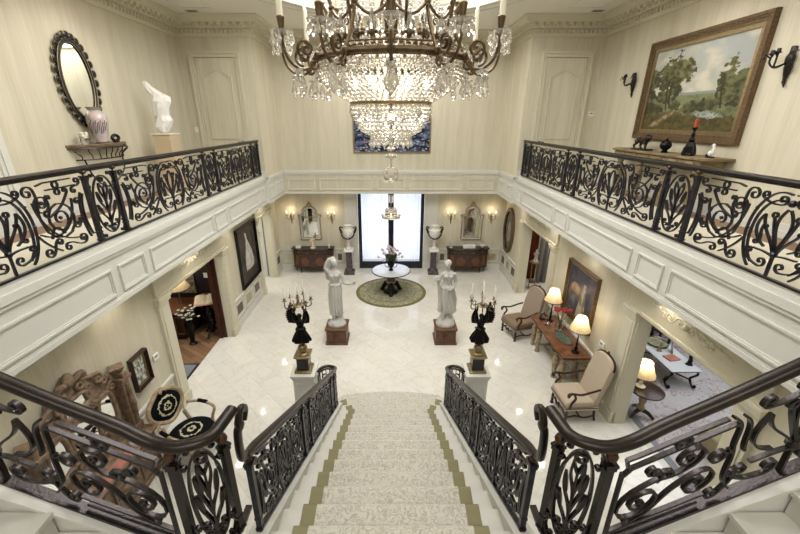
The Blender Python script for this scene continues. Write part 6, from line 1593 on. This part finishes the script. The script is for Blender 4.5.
# ================================================================== LIGHTS
def light(kind, name, loc, e, col=(1,1,1), size=.1, rot=(0,0,0), sy=None, **k):
    L = bpy.data.lights.new(name, kind); L.energy = e; L.color = col
    if kind == 'AREA':
        L.size = size
        if sy: L.shape = 'ELLIPSE' if k.get('ell') else 'RECTANGLE'; L.size_y = sy
    else: L.shadow_soft_size = size
    if kind == 'SPOT': L.spot_size = k.get('ang', 1.6); L.spot_blend = .7
    o = bpy.data.objects.new(name, L); C.objects.link(o); o.location = loc; o.rotation_euler = rot; return o
warm = (1, .95, .88)
light('AREA', 'dome_light', (0, EC, 8.55), 600, (.98, .98, 1), 4.5, sy=6.5, ell=True)
for i in range(12):
    a = 2*PI*i/12; 
    light('POINT', 'cove_light', (2.9*cos(a), EC+4.1*sin(a), ZC+.18), 10, warm, .15)
for (x, y) in ((0, 3.9), (0, 4.5)): light('POINT', 'chandelier_light', (x, y, 5.63), 3.5, (1, .86, .64), .2)
light('POINT', 'chandelier_light', (0, 4.2, 6.75), 30, (1, .88, .7), .5)
light('POINT', 'basket_light', (0, 4.2, 5.3), 2.5, (1, .88, .7), .1)
# recessed downlights: galleries' ceiling; soffit ones are unseen fills added to brighten the ground floor
k = 0
for sd in (-1, 1):
    for y in (2.2, 4.8, 7.2):
        t = thing('ceiling_downlight', 'small round downlight in the %s gallery ceiling' % ('left' if sd < 0 else 'right'), 'downlight', (sd*4.5, y, ZC), group='gallery ceiling downlights')
        MB().lathe([(.07, -.004), (.09, -.004), (.09, 0), (.07, 0)], n=20, caps=False).build('trim_ring', 'white', t); MB().lathe([(.065, -.003), (.01, -.003)], n=20).build('lens', 'spot', t)
        light('SPOT', 'downlight_beam', (sd*4.5, y, ZC-.05), 60, warm, .1, ang=2.2)
for sd in (-1, 1):
    for y in (2.6, 4.9, 7.2, 9.1, 11.6):
        t = thing('soffit_fill_light', 'small round fill light added under the %s gallery to brighten the ground floor' % ('left' if sd < 0 else 'right'), 'downlight', (sd*3.88, y, ZS), group='added fill lights under the %s gallery' % ('left' if sd < 0 else 'right'))
        MB().lathe([(.05, -.004), (.065, -.004), (.065, 0), (.05, 0)], n=20, caps=False).build('trim_ring', 'white', t); MB().lathe([(.045, -.003), (.01, -.003)], n=20).build('lens', 'spot', t)
        light('SPOT', 'downlight_beam', (sd*3.88, y, ZS-.04), 5, warm, .06, ang=2.6)
light('AREA', 'foyer_wash', (0, 12.4, 7.3), 60, warm, 3.5, sy=.6)
for x in (-3.62, -2.15, 2.17, 3.64): light('POINT', 'sconce_glow', (x, YB-.22, 2.3), 2.5, (1, .78, .5), .05)
light('POINT', 'pendant_glow', (0, 12.7, 2.2), 6, (1, .85, .6), .15)
light('AREA', 'daylight', (0, YB+1.2, 1.6), 68, (.86, .91, 1), 3, (PI/2, 0, PI), sy=3)
light('AREA', 'sitting_room_light', (6.5, 6, ZS-.05), 75, (.92, .95, 1), 2.5, sy=3)
light('AREA', 'study_light', (-6, 7.5, ZS-.05), 45, warm, 1.2, sy=1.5)
light('AREA', 'hallway_light', (-5.4, 11.6, ZS-.05), 40, warm, .8, sy=1)
light('AREA', 'side_room_light', (6, 11.8, ZS-.05), 60, warm, 1.2, sy=1.2)
light('AREA', 'rear_fill_light', (0, -1.6, ZC-.1), 170, (.98, .98, 1), 5, sy=2)  # added fill for the stair area, unseen behind the camera, no fitting
w = bpy.data.worlds.new('sky'); bpy.context.scene.world = w; w.use_nodes = True
w.node_tree.nodes['Background'].inputs[0].default_value = (.75, .85, 1, 1); w.node_tree.nodes['Background'].inputs[1].default_value = .5

# repeats share a group
GR = {'commode': 'marquetry commodes in the foyer', 'wall_mirror': 'arched mirrors above the commodes', 'marble_column': 'marble columns beside the glazed door', 'urn': 'urns on the marble columns',
      'statue_plinth': 'plinths under the white statues', 'statue': 'white marble statues', 'pedestal': 'pedestals at the foot of the stairs', 'candelabra': 'winged figure candelabra', 'balcony_railing': 'gallery railings',
      'stair_railing': 'stair railings', 'soffit_fill_light': None}
for o in list(C.objects):
    if o.parent is None and 'label' in o.keys() and 'group' not in o.keys():
        b_ = o.name.split('.')[0]
        if GR.get(b_): o['group'] = GR[b_]
        elif b_ == 'wall_sconce': o['group'] = 'iron sconces on the gallery wall' if 'iron' in o['label'] else 'candle sconces on the foyer wall'
        elif b_ == 'table_lamp' and 'writing' in o['label']: o['group'] = 'lamps on the writing table'
# ================================================================== CAMERA
cam = bpy.data.cameras.new('camera'); co = bpy.data.objects.new('camera', cam); C.objects.link(co)
cam.sensor_width = 36; cam.lens = 36*378/800; cam.shift_x = 9/800; cam.clip_start = .05
co.location = (0, 0, 5.3); co.rotation_euler = (math.radians(90-21.25), 0, 0)
sc = bpy.context.scene; sc.camera = co
sc.view_settings.view_transform = 'Standard'; sc.view_settings.look = 'None'; sc.view_settings.gamma = 1; sc.view_settings.exposure = .18
